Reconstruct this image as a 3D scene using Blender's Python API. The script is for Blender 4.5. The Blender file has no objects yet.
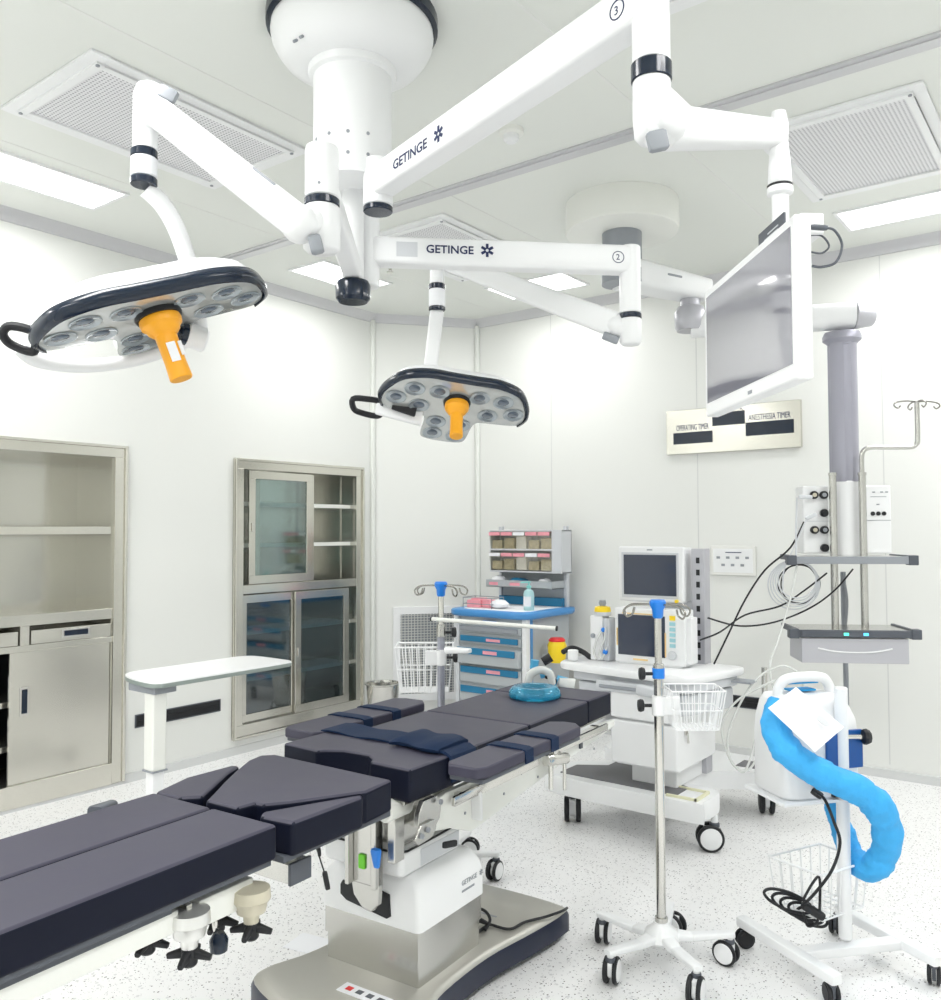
import bpy, bmesh, math, random
from mathutils import Vector, Matrix
random.seed(7)
V = Vector
PI = math.pi
col = bpy.context.scene.collection
# ------------------------------------------------------------------ camera model (941 x 1000)
F, PITCH, ROLL, YAW = 855.4, 0.03644, -0.00358, 0.64779
FW = V((-math.sin(YAW)*math.cos(PITCH), math.cos(YAW)*math.cos(PITCH), math.sin(PITCH)))
RT = V((math.cos(YAW), math.sin(YAW), 0)); UP = RT.cross(FW)
R2 = RT*math.cos(ROLL)+UP*math.sin(ROLL); U2 = -RT*math.sin(ROLL)+UP*math.cos(ROLL)
CAM = V((0, 0, 1.5))
def at(u, v, d=None, x=None, y=None, z=None):
    """photograph pixel + one known distance -> point in the room"""
    r = R2*((u-470.5)/F)-U2*((v-500)/F)+FW
    if x is not None: t = (x-CAM.x)/r.x
    elif y is not None: t = (y-CAM.y)/r.y
    elif z is not None: t = (z-CAM.z)/r.z
    else: t = d
    return CAM+r*t
cam = bpy.data.objects.new('camera', bpy.data.cameras.new('camera'))
cam.data.sensor_fit = 'HORIZONTAL'; cam.data.sensor_width = 36; cam.data.lens = F/941*36
cam.data.clip_start = 0.05
cam.matrix_world = Matrix(((R2.x, U2.x, -FW.x, 0), (R2.y, U2.y, -FW.y, 0), (R2.z, U2.z, -FW.z, 1.5), (0, 0, 0, 1)))
col.objects.link(cam); bpy.context.scene.camera = cam

# ------------------------------------------------------------------ materials
def mat(name, c, rough=.5, metal=0, emit=0, trans=0, noise=.0, nscale=30, bump=0, bscale=60, alpha=1, aniso=None, spec=.5, coat=0, ior=1.45):
    m = bpy.data.materials.new(name); m.use_nodes = True
    nt = m.node_tree; b = nt.nodes['Principled BSDF']
    b.inputs['Base Color'].default_value = (*c, 1); b.inputs['Roughness'].default_value = rough
    b.inputs['Metallic'].default_value = metal; b.inputs['Alpha'].default_value = alpha
    b.inputs['Transmission Weight'].default_value = trans; b.inputs['Specular IOR Level'].default_value = spec
    b.inputs['Coat Weight'].default_value = coat; b.inputs['IOR'].default_value = ior
    if emit:
        b.inputs['Emission Color'].default_value = (*c, 1); b.inputs['Emission Strength'].default_value = emit
    tc = nt.nodes.new('ShaderNodeTexCoord'); mp = nt.nodes.new('ShaderNodeMapping')
    nt.links.new(tc.outputs['Object'], mp.inputs[0])
    if aniso: mp.inputs['Scale'].default_value = aniso
    n = nt.nodes.new('ShaderNodeTexNoise'); n.inputs['Scale'].default_value = nscale; n.inputs['Detail'].default_value = 4
    nt.links.new(mp.outputs[0], n.inputs['Vector'])
    r = nt.nodes.new('ShaderNodeMapRange'); r.inputs['To Min'].default_value = max(0, rough-.04); r.inputs['To Max'].default_value = min(1, rough+.04)
    nt.links.new(n.outputs[0], r.inputs['Value'])
    if noise: nt.links.new(r.outputs[0], b.inputs['Roughness'])
    if noise:
        mx = nt.nodes.new('ShaderNodeMix'); mx.data_type = 'RGBA'
        mx.inputs[6].default_value = (*[x*(1-noise) for x in c], 1); mx.inputs[7].default_value = (*[min(1, x*(1+noise)) for x in c], 1)
        nt.links.new(n.outputs[0], mx.inputs[0]); nt.links.new(mx.outputs[2], b.inputs['Base Color'])
    if bump:
        n2 = nt.nodes.new('ShaderNodeTexNoise'); n2.inputs['Scale'].default_value = bscale; n2.inputs['Detail'].default_value = 3
        nt.links.new(mp.outputs[0], n2.inputs['Vector'])
        bp = nt.nodes.new('ShaderNodeBump'); bp.inputs['Strength'].default_value = bump; bp.inputs['Distance'].default_value = .004
        nt.links.new(n2.outputs[0], bp.inputs['Height']); nt.links.new(bp.outputs[0], b.inputs['Normal'])
    return m
WHITE = mat('white_enamel', (.86, .87, .88), .28, spec=.4)
WHITEP = mat('white_plastic', (.84, .85, .86), .42)
CREAM = mat('cream_metal', (.84, .85, .81), .35)
LGREY = mat('light_grey_plastic', (.62, .64, .67), .4)
SILVERP = mat('silver_paint', (.5, .5, .54), .35, .3)
PURPLEG = mat('column_grey_anodised', (.36, .36, .42), .38, .35)
GREY = mat('mid_grey', (.30, .32, .35), .45)
DGREY = mat('dark_grey', (.09, .10, .12), .45)
BLACK = mat('black_rubber', (.012, .013, .016), .5)
NAVY = mat('navy_plastic', (.005, .013, .03), .22, coat=.15)
STEEL = mat('brushed_steel', (.56, .555, .53), .25, .95, noise=.03, nscale=1.5)
STEELC = mat('cabinet_steel', (.68, .665, .605), .19, .92, noise=.06, nscale=1.1, aniso=(1, 2, .4))  # stretched colour noise, here and in the inner steel, imitates soft reflections
STEELD = mat('cabinet_inner_steel', (.62, .61, .56), .18, .9, noise=.07, nscale=1.2, aniso=(1, 2, .4))
CHROME = mat('chrome', (.64, .63, .60), .14, 1)
ALU = mat('aluminium', (.78, .78, .76), .34, .75)
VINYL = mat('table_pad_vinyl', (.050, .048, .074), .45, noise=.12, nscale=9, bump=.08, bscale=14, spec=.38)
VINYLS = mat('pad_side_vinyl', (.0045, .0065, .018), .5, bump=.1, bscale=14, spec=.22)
STRAP = mat('navy_strap_webbing', (.008, .022, .062), .7, spec=.25, bump=.3, bscale=200)
BLUE = mat('blue_plastic', (.02, .22, .75), .3)
CARTBLUE = mat('cart_blue', (.07, .28, .62), .35)
CARTDB = mat('cart_drawer_blue', (.02, .19, .36), .4)
CARTGREY = mat('cart_grey', (.45, .48, .50), .42)
PINK = mat('pink_paper', (.85, .36, .42), .7, noise=.1)
PAPER = mat('white_paper', (.88, .89, .92), .8)
ORANGE = mat('orange_plastic', (.95, .42, .02), .33, noise=.04)
YELLOW = mat('yellow_plastic', (.95, .68, .02), .35)
RED = mat('red_plastic', (.75, .03, .03), .4)
GREEN = mat('green_plastic', (.02, .55, .2), .4)
LIME = mat('lime_label', (.2, .75, .05), .5)
GEL = mat('blue_gel', (.05, .50, .76), .14, trans=.7, spec=.6, bump=.3, bscale=30)
HOSEB = mat('sky_blue_hose_fabric', (.05, .42, .86), .62, noise=.14, nscale=26, bump=1.0, bscale=26)
HOSEB.node_tree.nodes['Bump'].inputs['Distance'].default_value = .009
CLEAR = mat('clear_tubing', (.86, .88, .86), .2, trans=.3)
TEALB = mat('aqua_bottle', (.52, .80, .82), .3, trans=.2)
MASK = mat('mask_blue', (.10, .48, .78), .35, trans=.2)
SCREEN = mat('screen_glass', (.035, .045, .075), .09, spec=.7)
SCREENL = mat('wall_monitor_screen', (.26, .26, .30), .07, spec=1.0, coat=1.0)  # base grey raised to stand in for the bright room's reflection
GLASSD = mat('lens_glass', (.42, .47, .50), .12, .4, coat=.5)
LENSIN = mat('lens_core', (.10, .13, .17), .1, coat=1)
LAMPFACE = mat('lamp_face_clear', (.55, .57, .56), .14, .45, coat=.6, noise=.15, nscale=14)
TILEMAT = mat('grey_mat', (.16, .16, .17), .55)
BASESTEEL = mat('base_plate_steel', (.50, .49, .45), .42, .55, noise=.05, nscale=6)
LIGHTM = mat('light_diffuser', (1, 1, 1), .5, emit=5)
LEDG = mat('led_green', (.1, .9, .6), .5, emit=1)
LEDB = mat('led_blue', (.1, .6, 1), .5, emit=1)
INK = mat('dark_blue_ink', (.02, .03, .10), .6)
WALLM = mat('wall_panel', (.80, .81, .785), .42, noise=.01, nscale=1.5)
CEILM = mat('ceiling_panel', (.79, .81, .775), .5, noise=.01, nscale=1.5)
TRIMM = mat('trim_aluminium', (.62, .62, .64), .4, .35)
SEAM = mat('seam_grey', (.66, .67, .66), .5)
BEIGE = mat('beige_clamp', (.62, .58, .46), .4, .2)
HOOKM = mat('hook_steel', (.34, .33, .31), .25, .9)
BINM = mat('bin_contents', (.56, .50, .36), .6, noise=.5, nscale=60)
def glass_mat(name, tint, mixf):
    m = bpy.data.materials.new(name); m.use_nodes = True; nt = m.node_tree; nt.nodes.clear()
    o = nt.nodes.new('ShaderNodeOutputMaterial'); mx = nt.nodes.new('ShaderNodeMixShader')
    t = nt.nodes.new('ShaderNodeBsdfTransparent'); g = nt.nodes.new('ShaderNodeBsdfGlossy')
    t.inputs[0].default_value = (*tint, 1); g.inputs['Roughness'].default_value = .06
    mx.inputs[0].default_value = mixf
    nt.links.new(t.outputs[0], mx.inputs[1]); nt.links.new(g.outputs[0], mx.inputs[2]); nt.links.new(mx.outputs[0], o.inputs[0])
    return m
GLASS = glass_mat('cabinet_glass', (.80, .88, .88), .16)
GLASSB = glass_mat('cabinet_glass_tinted', (.50, .60, .64), .20)
BINGL = glass_mat('bin_glass', (.95, .94, .90), .12)
def floor_mat():
    m = bpy.data.materials.new('terrazzo_floor'); m.use_nodes = True; nt = m.node_tree; b = nt.nodes['Principled BSDF']
    tc = nt.nodes.new('ShaderNodeTexCoord'); last = None
    base = nt.nodes.new('ShaderNodeRGB'); base.outputs[0].default_value = (.86, .86, .86, 1); cur = base.outputs[0]
    for sc, thr, rnd, c in ((75, .22, .64, (.10, .085, .09, 1)), (130, .22, .60, (.36, .35, .36, 1)), (48, .13, .7, (.10, .09, .10, 1)), (60, .34, .8, (.66, .66, .67, 1))):
        vo = nt.nodes.new('ShaderNodeTexVoronoi'); vo.inputs['Scale'].default_value = sc
        nt.links.new(tc.outputs['Object'], vo.inputs['Vector'])
        lt = nt.nodes.new('ShaderNodeMath'); lt.operation = 'LESS_THAN'; lt.inputs[1].default_value = thr
        nt.links.new(vo.outputs['Distance'], lt.inputs[0])
        sp = nt.nodes.new('ShaderNodeSeparateColor'); nt.links.new(vo.outputs['Color'], sp.inputs[0])
        gt = nt.nodes.new('ShaderNodeMath'); gt.operation = 'GREATER_THAN'; gt.inputs[1].default_value = rnd
        nt.links.new(sp.outputs[0], gt.inputs[0])
        mu = nt.nodes.new('ShaderNodeMath'); mu.operation = 'MULTIPLY'
        nt.links.new(lt.outputs[0], mu.inputs[0]); nt.links.new(gt.outputs[0], mu.inputs[1])
        mx = nt.nodes.new('ShaderNodeMix'); mx.data_type = 'RGBA'
        nt.links.new(mu.outputs[0], mx.inputs[0]); nt.links.new(cur, mx.inputs[6]); mx.inputs[7].default_value = c
        cur = mx.outputs[2]
    nt.links.new(cur, b.inputs['Base Color']); b.inputs['Roughness'].default_value = .32
    return m
FLOORM = floor_mat()
def perf_mat():
    m = bpy.data.materials.new('perforated_sheet'); m.use_nodes = True; nt = m.node_tree; b = nt.nodes['Principled BSDF']
    tc = nt.nodes.new('ShaderNodeTexCoord'); mp = nt.nodes.new('ShaderNodeMapping'); mp.inputs['Scale'].default_value = (60, 60, 60)
    nt.links.new(tc.outputs['Object'], mp.inputs[0])
    fr = nt.nodes.new('ShaderNodeVectorMath'); fr.operation = 'FRACTION'; nt.links.new(mp.outputs[0], fr.inputs[0])
    sb = nt.nodes.new('ShaderNodeVectorMath'); sb.operation = 'SUBTRACT'; sb.inputs[1].default_value = (.5, .5, 0); nt.links.new(fr.outputs[0], sb.inputs[0])
    ml = nt.nodes.new('ShaderNodeVectorMath'); ml.operation = 'MULTIPLY'; ml.inputs[1].default_value = (1, 1, 0); nt.links.new(sb.outputs[0], ml.inputs[0])
    ln = nt.nodes.new('ShaderNodeVectorMath'); ln.operation = 'LENGTH'; nt.links.new(ml.outputs[0], ln.inputs[0])
    lt = nt.nodes.new('ShaderNodeMath'); lt.operation = 'LESS_THAN'; lt.inputs[1].default_value = .27; nt.links.new(ln.outputs['Value'], lt.inputs[0])
    mx = nt.nodes.new('ShaderNodeMix'); mx.data_type = 'RGBA'; nt.links.new(lt.outputs[0], mx.inputs[0])
    mx.inputs[6].default_value = (.80, .80, .82, 1); mx.inputs[7].default_value = (.33, .33, .36, 1)
    nt.links.new(mx.outputs[2], b.inputs['Base Color']); b.inputs['Roughness'].default_value = .5
    return m
PERF = perf_mat()

# ------------------------------------------------------------------ mesh builder
def frame(o, x, y):
    """matrix with origin o, x axis x, y axis near y"""
    x = V(x).normalized(); z = x.cross(V(y)).normalized(); y = z.cross(x)
    return Matrix(((x.x, y.x, z.x, o[0]), (x.y, y.y, z.y, o[1]), (x.z, y.z, z.z, o[2]), (0, 0, 0, 1)))
def look(p, q):
    """matrix at p with z axis towards q"""
    z = (V(q)-V(p)).normalized(); a = V((0, 0, 1)) if abs(z.z) < .95 else V((1, 0, 0))
    x = a.cross(z).normalized(); y = z.cross(x)
    return Matrix(((x.x, y.x, z.x, p[0]), (x.y, y.y, z.y, p[1]), (x.z, y.z, z.z, p[2]), (0, 0, 0, 1)))
def smooth_path(pts, k=6, closed=False):
    pts = [V(p) for p in pts]; n = len(pts); out = []
    rng = n if closed else n-1
    for i in range(rng):
        if closed: p0, p1, p2, p3 = pts[i-1], pts[i], pts[(i+1) % n], pts[(i+2) % n]
        else: p0, p1, p2, p3 = pts[max(i-1, 0)], pts[i], pts[i+1], pts[min(i+2, n-1)]
        for j in range(k):
            t = j/k
            out.append(.5*((2*p1)+(p2-p0)*t+(2*p0-5*p1+4*p2-p3)*t*t+(3*p1-p0-3*p2+p3)*t**3))
    if not closed: out.append(pts[-1])
    return out
class MB:
    def __init__(s, M=None): s.bm = bmesh.new(); s.M = M or Matrix.Identity(4); s.mi = 0
    def v(s, p): return s.bm.verts.new(s.M @ V(p))
    def f(s, vs):
        try: fc = s.bm.faces.new(vs); fc.material_index = s.mi; return fc
        except ValueError: return None
    def box(s, x0, x1, y0, y1, z0, z1, T=None):
        c = [(x0, y0, z0), (x1, y0, z0), (x1, y1, z0), (x0, y1, z0), (x0, y0, z1), (x1, y0, z1), (x1, y1, z1), (x0, y1, z1)]
        if T: c = [T @ V(p) for p in c]
        a = [s.v(p) for p in c]
        for q in ((0, 3, 2, 1), (4, 5, 6, 7), (0, 1, 5, 4), (1, 2, 6, 5), (2, 3, 7, 6), (3, 0, 4, 7)): s.f([a[i] for i in q])
        return s
    def cb(s, c, sx, sy, sz, rz=0):
        T = Matrix.Translation(V(c)) @ Matrix.Rotation(rz, 4, 'Z')
        return s.box(-sx/2, sx/2, -sy/2, sy/2, -sz/2, sz/2, T)
    def rings(s, rings, cap=True, closed=False):
        R = [[s.v(p) for p in r] for r in rings]; n = len(R[0]); m = len(R)
        for i in range(m if closed else m-1):
            a, b = R[i], R[(i+1) % m]
            for j in range(n): s.f([a[j], a[(j+1) % n], b[(j+1) % n], b[j]])
        if cap and not closed: s.f(list(reversed(R[0]))); s.f(R[-1])
        return s
    def lathe(s, prof, T=None, n=28):
        T = T or Matrix.Identity(4)
        s.rings([[T @ V((max(r, .0004)*math.cos(2*PI*k/n), max(r, .0004)*math.sin(2*PI*k/n), z)) for k in range(n)] for r, z in prof])
        return s
    def cyl(s, p, q, r, r2=None, n=20, bev=0):
        L = (V(q)-V(p)).length; r2 = r if r2 is None else r2
        pr = [(r, 0), (r2, L)] if not bev else [(r-bev, 0), (r, bev), (r2, L-bev), (r2-bev, L)]
        return s.lathe(pr, look(p, q), n)
    def ball(s, c, r, sx=1, sy=1, sz=1, T=None, n=18):
        T = T or Matrix.Translation(V(c)); T = T @ Matrix.Diagonal((sx, sy, sz, 1))
        return s.lathe([(r*math.sin(PI*k/10), -r*math.cos(PI*k/10)) for k in range(11)], T, n)
    def tube(s, pts, r, n=8, k=6, closed=False, raw=False):
        P = [V(p) for p in pts] if raw else smooth_path(pts, k, closed)
        m = len(P); up = None; rs = []
        for i in range(m):
            a = P[i-1] if (i or closed) else P[0]; b = P[(i+1) % m] if (i < m-1 or closed) else P[-1]
            t = (b-a)
            if t.length < 1e-9: t = V((0, 0, 1))
            t.normalize()
            if up is None: up = V((0, 0, 1)) if abs(t.z) < .9 else V((1, 0, 0))
            x = up-t*up.dot(t)
            if x.length < 1e-6: x = V((1, .3, 0))-t*V((1, .3, 0)).dot(t)
            x.normalize(); up = x; y = t.cross(x)
            rr = r(i/(m-1)) if callable(r) else r
            rs.append([P[i]+x*rr*math.cos(2*PI*k2/n)+y*rr*math.sin(2*PI*k2/n) for k2 in range(n)])
        return s.rings(rs, closed=closed)
    def prism(s, poly, z0, z1, T=None):
        T = T or Matrix.Identity(4)
        a = sum(poly[i-1][0]*poly[i][1]-poly[i][0]*poly[i-1][1] for i in range(len(poly)))
        if a < 0: poly = poly[::-1]
        return s.rings([[T @ V((x, y, z0)) for x, y in poly], [T @ V((x, y, z1)) for x, y in poly]])
    def beam(s, p, q, w0, h0, w1=None, h1=None, up=(0, 0, 1), rad=.35, n=5):
        """rounded rectangular bar from p to q"""
        p, q = V(p), V(q); w1 = w1 or w0; h1 = h1 or h0
        t = (q-p).normalized(); u = V(up)-t*V(up).dot(t); u.normalize(); x = t.cross(u)
        def ring(c, w, h):
            r = min(w, h)*rad; o = []
            for cx, cy, a0 in ((w/2-r, h/2-r, 0), (-w/2+r, h/2-r, PI/2), (-w/2+r, -h/2+r, PI), (w/2-r, -h/2+r, 1.5*PI)):
                for k in range(n):
                    a = a0+PI/2*k/(n-1); o.append(c+x*(cx+r*math.cos(a))+u*(cy+r*math.sin(a)))
            return o
        return s.rings([ring(p, w0*.86, h0*.86), ring(p+t*.006, w0, h0), ring(q-t*.006, w1, h1), ring(q, w1*.86, h1*.86)])
    def done(s, name, mats, parent=None, bevel=0, seg=2, ang=35, world=False, flat=False):
        if world and parent is not None: s.bm.transform(WM[parent.name].inverted())
        bmesh.ops.remove_doubles(s.bm, verts=s.bm.verts, dist=1e-6)
        bmesh.ops.recalc_face_normals(s.bm, faces=s.bm.faces)
        me = bpy.data.meshes.new(name); s.bm.to_mesh(me); s.bm.free()
        for m in (mats if isinstance(mats, (list, tuple)) else [mats]): me.materials.append(m)
        if not flat:
            me.polygons.foreach_set('use_smooth', [True]*len(me.polygons)); me.set_sharp_from_angle(angle=math.radians(ang))
        o = bpy.data.objects.new(name, me); col.objects.link(o)
        if parent is not None: o.parent = parent; WM[o.name] = WM[parent.name]
        else: WM[o.name] = Matrix.Identity(4)
        if bevel:
            b = o.modifiers.new('bevel', 'BEVEL'); b.width = bevel; b.segments = seg; b.limit_method = 'ANGLE'; b.angle_limit = math.radians(40); b.harden_normals = True
        return o
WM = {}
def thing(name, label, cat, loc=(0, 0, 0), rz=0, group=None):
    o = bpy.data.objects.new(name, None); col.objects.link(o); o.location = loc; o.rotation_euler = (0, 0, rz)
    o.empty_display_size = .1
    o['label'] = label; o['category'] = cat
    if group: o['group'] = group
    WM[o.name] = Matrix.Translation(V(loc)) @ Matrix.Rotation(rz, 4, 'Z')
    return o
def tag(o, label, cat, group=None):
    o['label'] = label; o['category'] = cat
    if group: o['group'] = group
    return o
def struct(o): o['kind'] = 'structure'; return o
def dup(root, loc, rz, label):
    def cp(o, par):
        c = o.copy(); col.objects.link(c)
        if par: c.parent = par
        for ch in [x for x in list(col.objects) if x.parent == o]: cp(ch, c)
        return c
    r = cp(root, None); r.location = loc; r.rotation_euler = (0, 0, rz); r['label'] = label
    WM[r.name] = Matrix.Translation(V(loc)) @ Matrix.Rotation(rz, 4, 'Z')
    return r
def lettering(txt, size, o, xd, yd, m, parent, name='lettering', world=True, depth=.0006, align='LEFT', bold=0, sx=1, fit=None):
    cu = bpy.data.curves.new('t', 'FONT'); cu.body = txt; cu.size = size; cu.extrude = depth; cu.align_x = align; cu.offset = bold; cu.resolution_u = 3
    ob = bpy.data.objects.new('t', cu); col.objects.link(ob)
    bpy.context.view_layer.update()
    me = bpy.data.meshes.new_from_object(ob.evaluated_get(bpy.context.evaluated_depsgraph_get()))
    bpy.data.objects.remove(ob)
    if fit: xs = [v.co.x for v in me.vertices]; sx = fit/(max(xs)-min(xs))
    T = frame(o, xd, yd)
    if world and parent is not None: T = WM[parent.name].inverted() @ T
    me.transform(T @ Matrix.Diagonal((sx, 1, 1, 1))); me.materials.clear(); me.materials.append(m)
    r = bpy.data.objects.new(name, me); col.objects.link(r)
    if parent: r.parent = parent; WM[r.name] = WM[parent.name]
    return r
def asterisk(b, c, xd, yd, r):
    xd, yd = V(xd).normalized(), V(yd).normalized(); n = xd.cross(yd)
    for k in range(6):
        a = PI/3*k+PI/6; d = xd*math.cos(a)+yd*math.sin(a)
        b.box(r*.22, r, -r*.2, r*.2, 0, .001, frame(V(c), d, n.cross(d)))

# ------------------------------------------------------------------ ROOM
XL, YR, H = -4.79, 5.70, 3.26
CX, CY = -4.24, 5.02            # the chamfered corner runs (XL,CY) -> (CX,YR)
XB, YB = 2.6, -2.4              # walls behind the camera
poly = [(XL, YB), (XB, YB), (XB, YR), (CX, YR), (XL, CY)]
b = MB(); b.prism([(XL-.5, YB-.3), (XB+.3, YB-.3), (XB+.3, YR+.3), (XL-.5, YR+.3)], -.12, 0); struct(b.done('floor', FLOORM, flat=True))
b = MB(); b.prism([(XL-.5, YB-.3), (XB+.3, YB-.3), (XB+.3, YR+.3), (XL-.5, YR+.3)], H, H+.12); struct(b.done('ceiling', CEILM, flat=True))
# left wall with two openings for the built-in cabinets
LC = (1.30, 2.80, .10, 1.975); RC = (3.70, 4.845, .15, 1.965)
b = MB()
def wallpiece(y0, y1, z0, z1): b.box(XL-.12, XL, y0, y1, z0, z1)
wallpiece(YB, LC[0], 0, H); wallpiece(LC[1], RC[0], 0, H); wallpiece(RC[1], CY, 0, H)
wallpiece(LC[0], LC[1], 0, LC[2]); wallpiece(LC[0], LC[1], LC[3], H); wallpiece(RC[0], RC[1], 0, RC[2]); wallpiece(RC[0], RC[1], RC[3], H)
struct(b.done('wall_left', WALLM, flat=True))
b = MB(); n = V((-(YR-CY), (CX-XL), 0)).normalized()*.12
b.prism([(XL, CY), (CX, YR), (CX+n.x, YR+n.y), (XL+n.x, CY+n.y)], 0, H); struct(b.done('wall_corner', WALLM, flat=True))
b = MB(); b.box(CX, XB, YR, YR+.12, 0, H); struct(b.done('wall_right', WALLM, flat=True))
b = MB(); b.box(XB, XB+.12, YB, YR+.12, 0, H); struct(b.done('wall_side', WALLM, flat=True))
b = MB(); b.box(XL-.12, XB+.12, YB-.12, YB, 0, H); struct(b.done('wall_back', WALLM, flat=True))
def run(name, pts, prof, m):
    """profile (out, z) swept along a wall line whose room side is on the left"""
    for i in range(len(pts)-1):
        a, c = V((*pts[i], 0)), V((*pts[i+1], 0)); t = (c-a).normalized(); nn = V((t.y, -t.x, 0))
        b = MB(); b.rings([[p+nn*o+V((0, 0, z)) for o, z in prof] for p in (a, c)])
        struct(b.done(name[i] if isinstance(name, list) else name, m, ang=50))
wl = [(XL, YB), (XL, CY), (CX, YR), (XB, YR)]
cove = [(0, H), (.055, H), (.05, H-.012), (.022, H-.03), (.012, H-.062), (0, H-.066)]
run(['trim_1', 'trim_2', 'trim_3'], wl, cove, TRIMM)
run(['baseboard_left', 'baseboard_corner', 'baseboard_right'], wl, [(0, 0), (.020, 0), (.018, .012), (.012, .03), (.010, .048), (0, .052)], mat('baseboard_grey', (.62, .63, .63), .45))
k = 3
for (x, y, ang) in ((XL, CY, 0), (CX, YR, 0)):
    k += 1; b = MB(); b.cyl((x+.012, y-.012, .05), (x+.012, y-.012, H-.05), .022, n=12); struct(b.done('trim_%d' % k, CEILM))
for y in (2.905+.16, 3.55+.02):
    pass
for (x0, x1, y0, y1) in ((-2.765, -2.745, YB, YR), (-1.565, -1.545, YB, YR), (-.365, -.345, YB, YR), (-3.965, -3.945, YB, 5.5)):
    k += 1; b = MB(); b.box(x0+.004, x1-.004, y0, y1, H-.0015, H+.01); struct(b.done('trim_%d' % k, WALLM, flat=True))
k += 1; b = MB(); b.box(XL, XB, 3.36, 3.46, H-.008, H+.01); b.box(XL, XB, 3.385, 3.40, H-.014, H); struct(b.done('trim_%d' % k, TRIMM, flat=True))
for y in (-.95, 1.23):
    k += 1; b = MB(); b.box(XL, XB, y, y+.012, H-.0015, H+.01); struct(b.done('trim_%d' % k, WALLM, flat=True))
for x in (-3.52, -2.33, -1.14, .05):
    k += 1; b = MB(); b.box(x, x+.006, YR-.0015, YR+.01, .08, H-.066); struct(b.done('trim_%d' % k, SEAM, flat=True))

# ceiling vents
def ceiling_vent(x0, x1, y0, y1, label):
    cx, cy = (x0+x1)/2, (y0+y1)/2; hx, hy = (x1-x0)/2, (y1-y0)/2
    t = thing('ceiling_vent', label, 'air vent', (cx, cy, H), 0, 'ceiling supply vents')
    b = MB(); w = .075
    for (o, z0, z1, ww) in ((0, -.012, 0, w), (w*.62, -.022, 0, w*.45)):
        X, Y = hx-o, hy-o
        b.box(-X, X, -Y, -Y+ww, z0, z1); b.box(-X, X, Y-ww, Y, z0, z1); b.box(-X, -X+ww, -Y+ww, Y-ww, z0, z1); b.box(X-ww, X, -Y+ww, Y-ww, z0, z1)
    b.done('frame', WHITE, t, bevel=.003)
    b = MB(); b.box(-hx+w, hx-w, -hy+w, hy-w, -.012, -.002); b.done('grille', PERF, t, flat=True)
    for sx in (-1, 1):
        for sy in (-1, 1):
            b = MB(); b.cyl((sx*(hx-w*.75), sy*(hy-w*.75), -.026), (sx*(hx-w*.75), sy*(hy-w*.75), -.02), .008, n=10); b.done('screw', GREY, t)
ceiling_vent(-3.64, -2.93, 1.60, 2.65, 'perforated ceiling vent above the left lamp and its sloping arm')
ceiling_vent(-3.64, -2.93, 3.63, 4.71, 'perforated ceiling vent half hidden behind the middle lamp arm')
ceiling_vent(-1.26, -.565, 3.69, 4.71, 'perforated ceiling vent beside the hanging monitor at upper right')
ceiling_vent(-1.26, -.565, 1.62, 2.68, 'perforated ceiling vent cut by the top edge behind the monitor arm')
# ceiling lights (diffuser in a frame, with a real area lamp just under it)
def ceiling_light(x0, x1, y0, y1, label, power):
    cx, cy = (x0+x1)/2, (y0+y1)/2; hx, hy = (x1-x0)/2, (y1-y0)/2
    t = thing('ceiling_light', label, 'ceiling light', (cx, cy, H), 0, 'ceiling light panels')
    b = MB(); w = .02
    b.box(-hx-w, hx+w, -hy-w, -hy, -.01, 0); b.box(-hx-w, hx+w, hy, hy+w, -.01, 0); b.box(-hx-w, -hx, -hy, hy, -.01, 0); b.box(hx, hx+w, -hy, hy, -.01, 0)
    b.done('frame', WHITE, t)
    b = MB(); b.box(-hx, hx, -hy, hy, -.007, 0); b.done('diffuser', LIGHTM, t)
    L = bpy.data.lights.new('panel_lamp', 'AREA'); L.shape = 'RECTANGLE'; L.size = 2*hx; L.size_y = 2*hy; L.energy = power; L.color = (1, .995, .985); L.spread = math.radians(172)
    lo = bpy.data.objects.new('panel_lamp', L); col.objects.link(lo); lo.parent = t; lo.location = (0, 0, -.02)
PW = 21
ceiling_light(-4.38, -4.07, 1.21, 2.41, 'long glowing ceiling panel at upper left beside the left wall', 10)
ceiling_light(-4.38, -4.07, 3.81, 4.43, 'glowing ceiling panel behind the lamp hub, near the left wall', 5.5)
ceiling_light(-3.60, -2.98, 4.97, 5.31, 'small glowing ceiling panel above the middle lamp spring arm', 5.5)
ceiling_light(-1.20, 0, 4.97, 5.29, 'glowing ceiling panel at right between vent and right wall', 10)
for (x0, x1, y0, y1) in ((.3, .62, 3.5, 4.7), (.3, .62, .9, 2.1), (-4.38, -4.07, -1.4, -.2), (-2.7, -1.5, -1.4, -1.1), (.3, .62, -1.4, -.2), (-2.35, -1.95, .05, 1.15)):  # extra panels out of view, put in because the room needs their light
    ceiling_light(x0, x1, y0, y1, 'unseen ceiling panel outside the view, added to light the room', PW)
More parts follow.
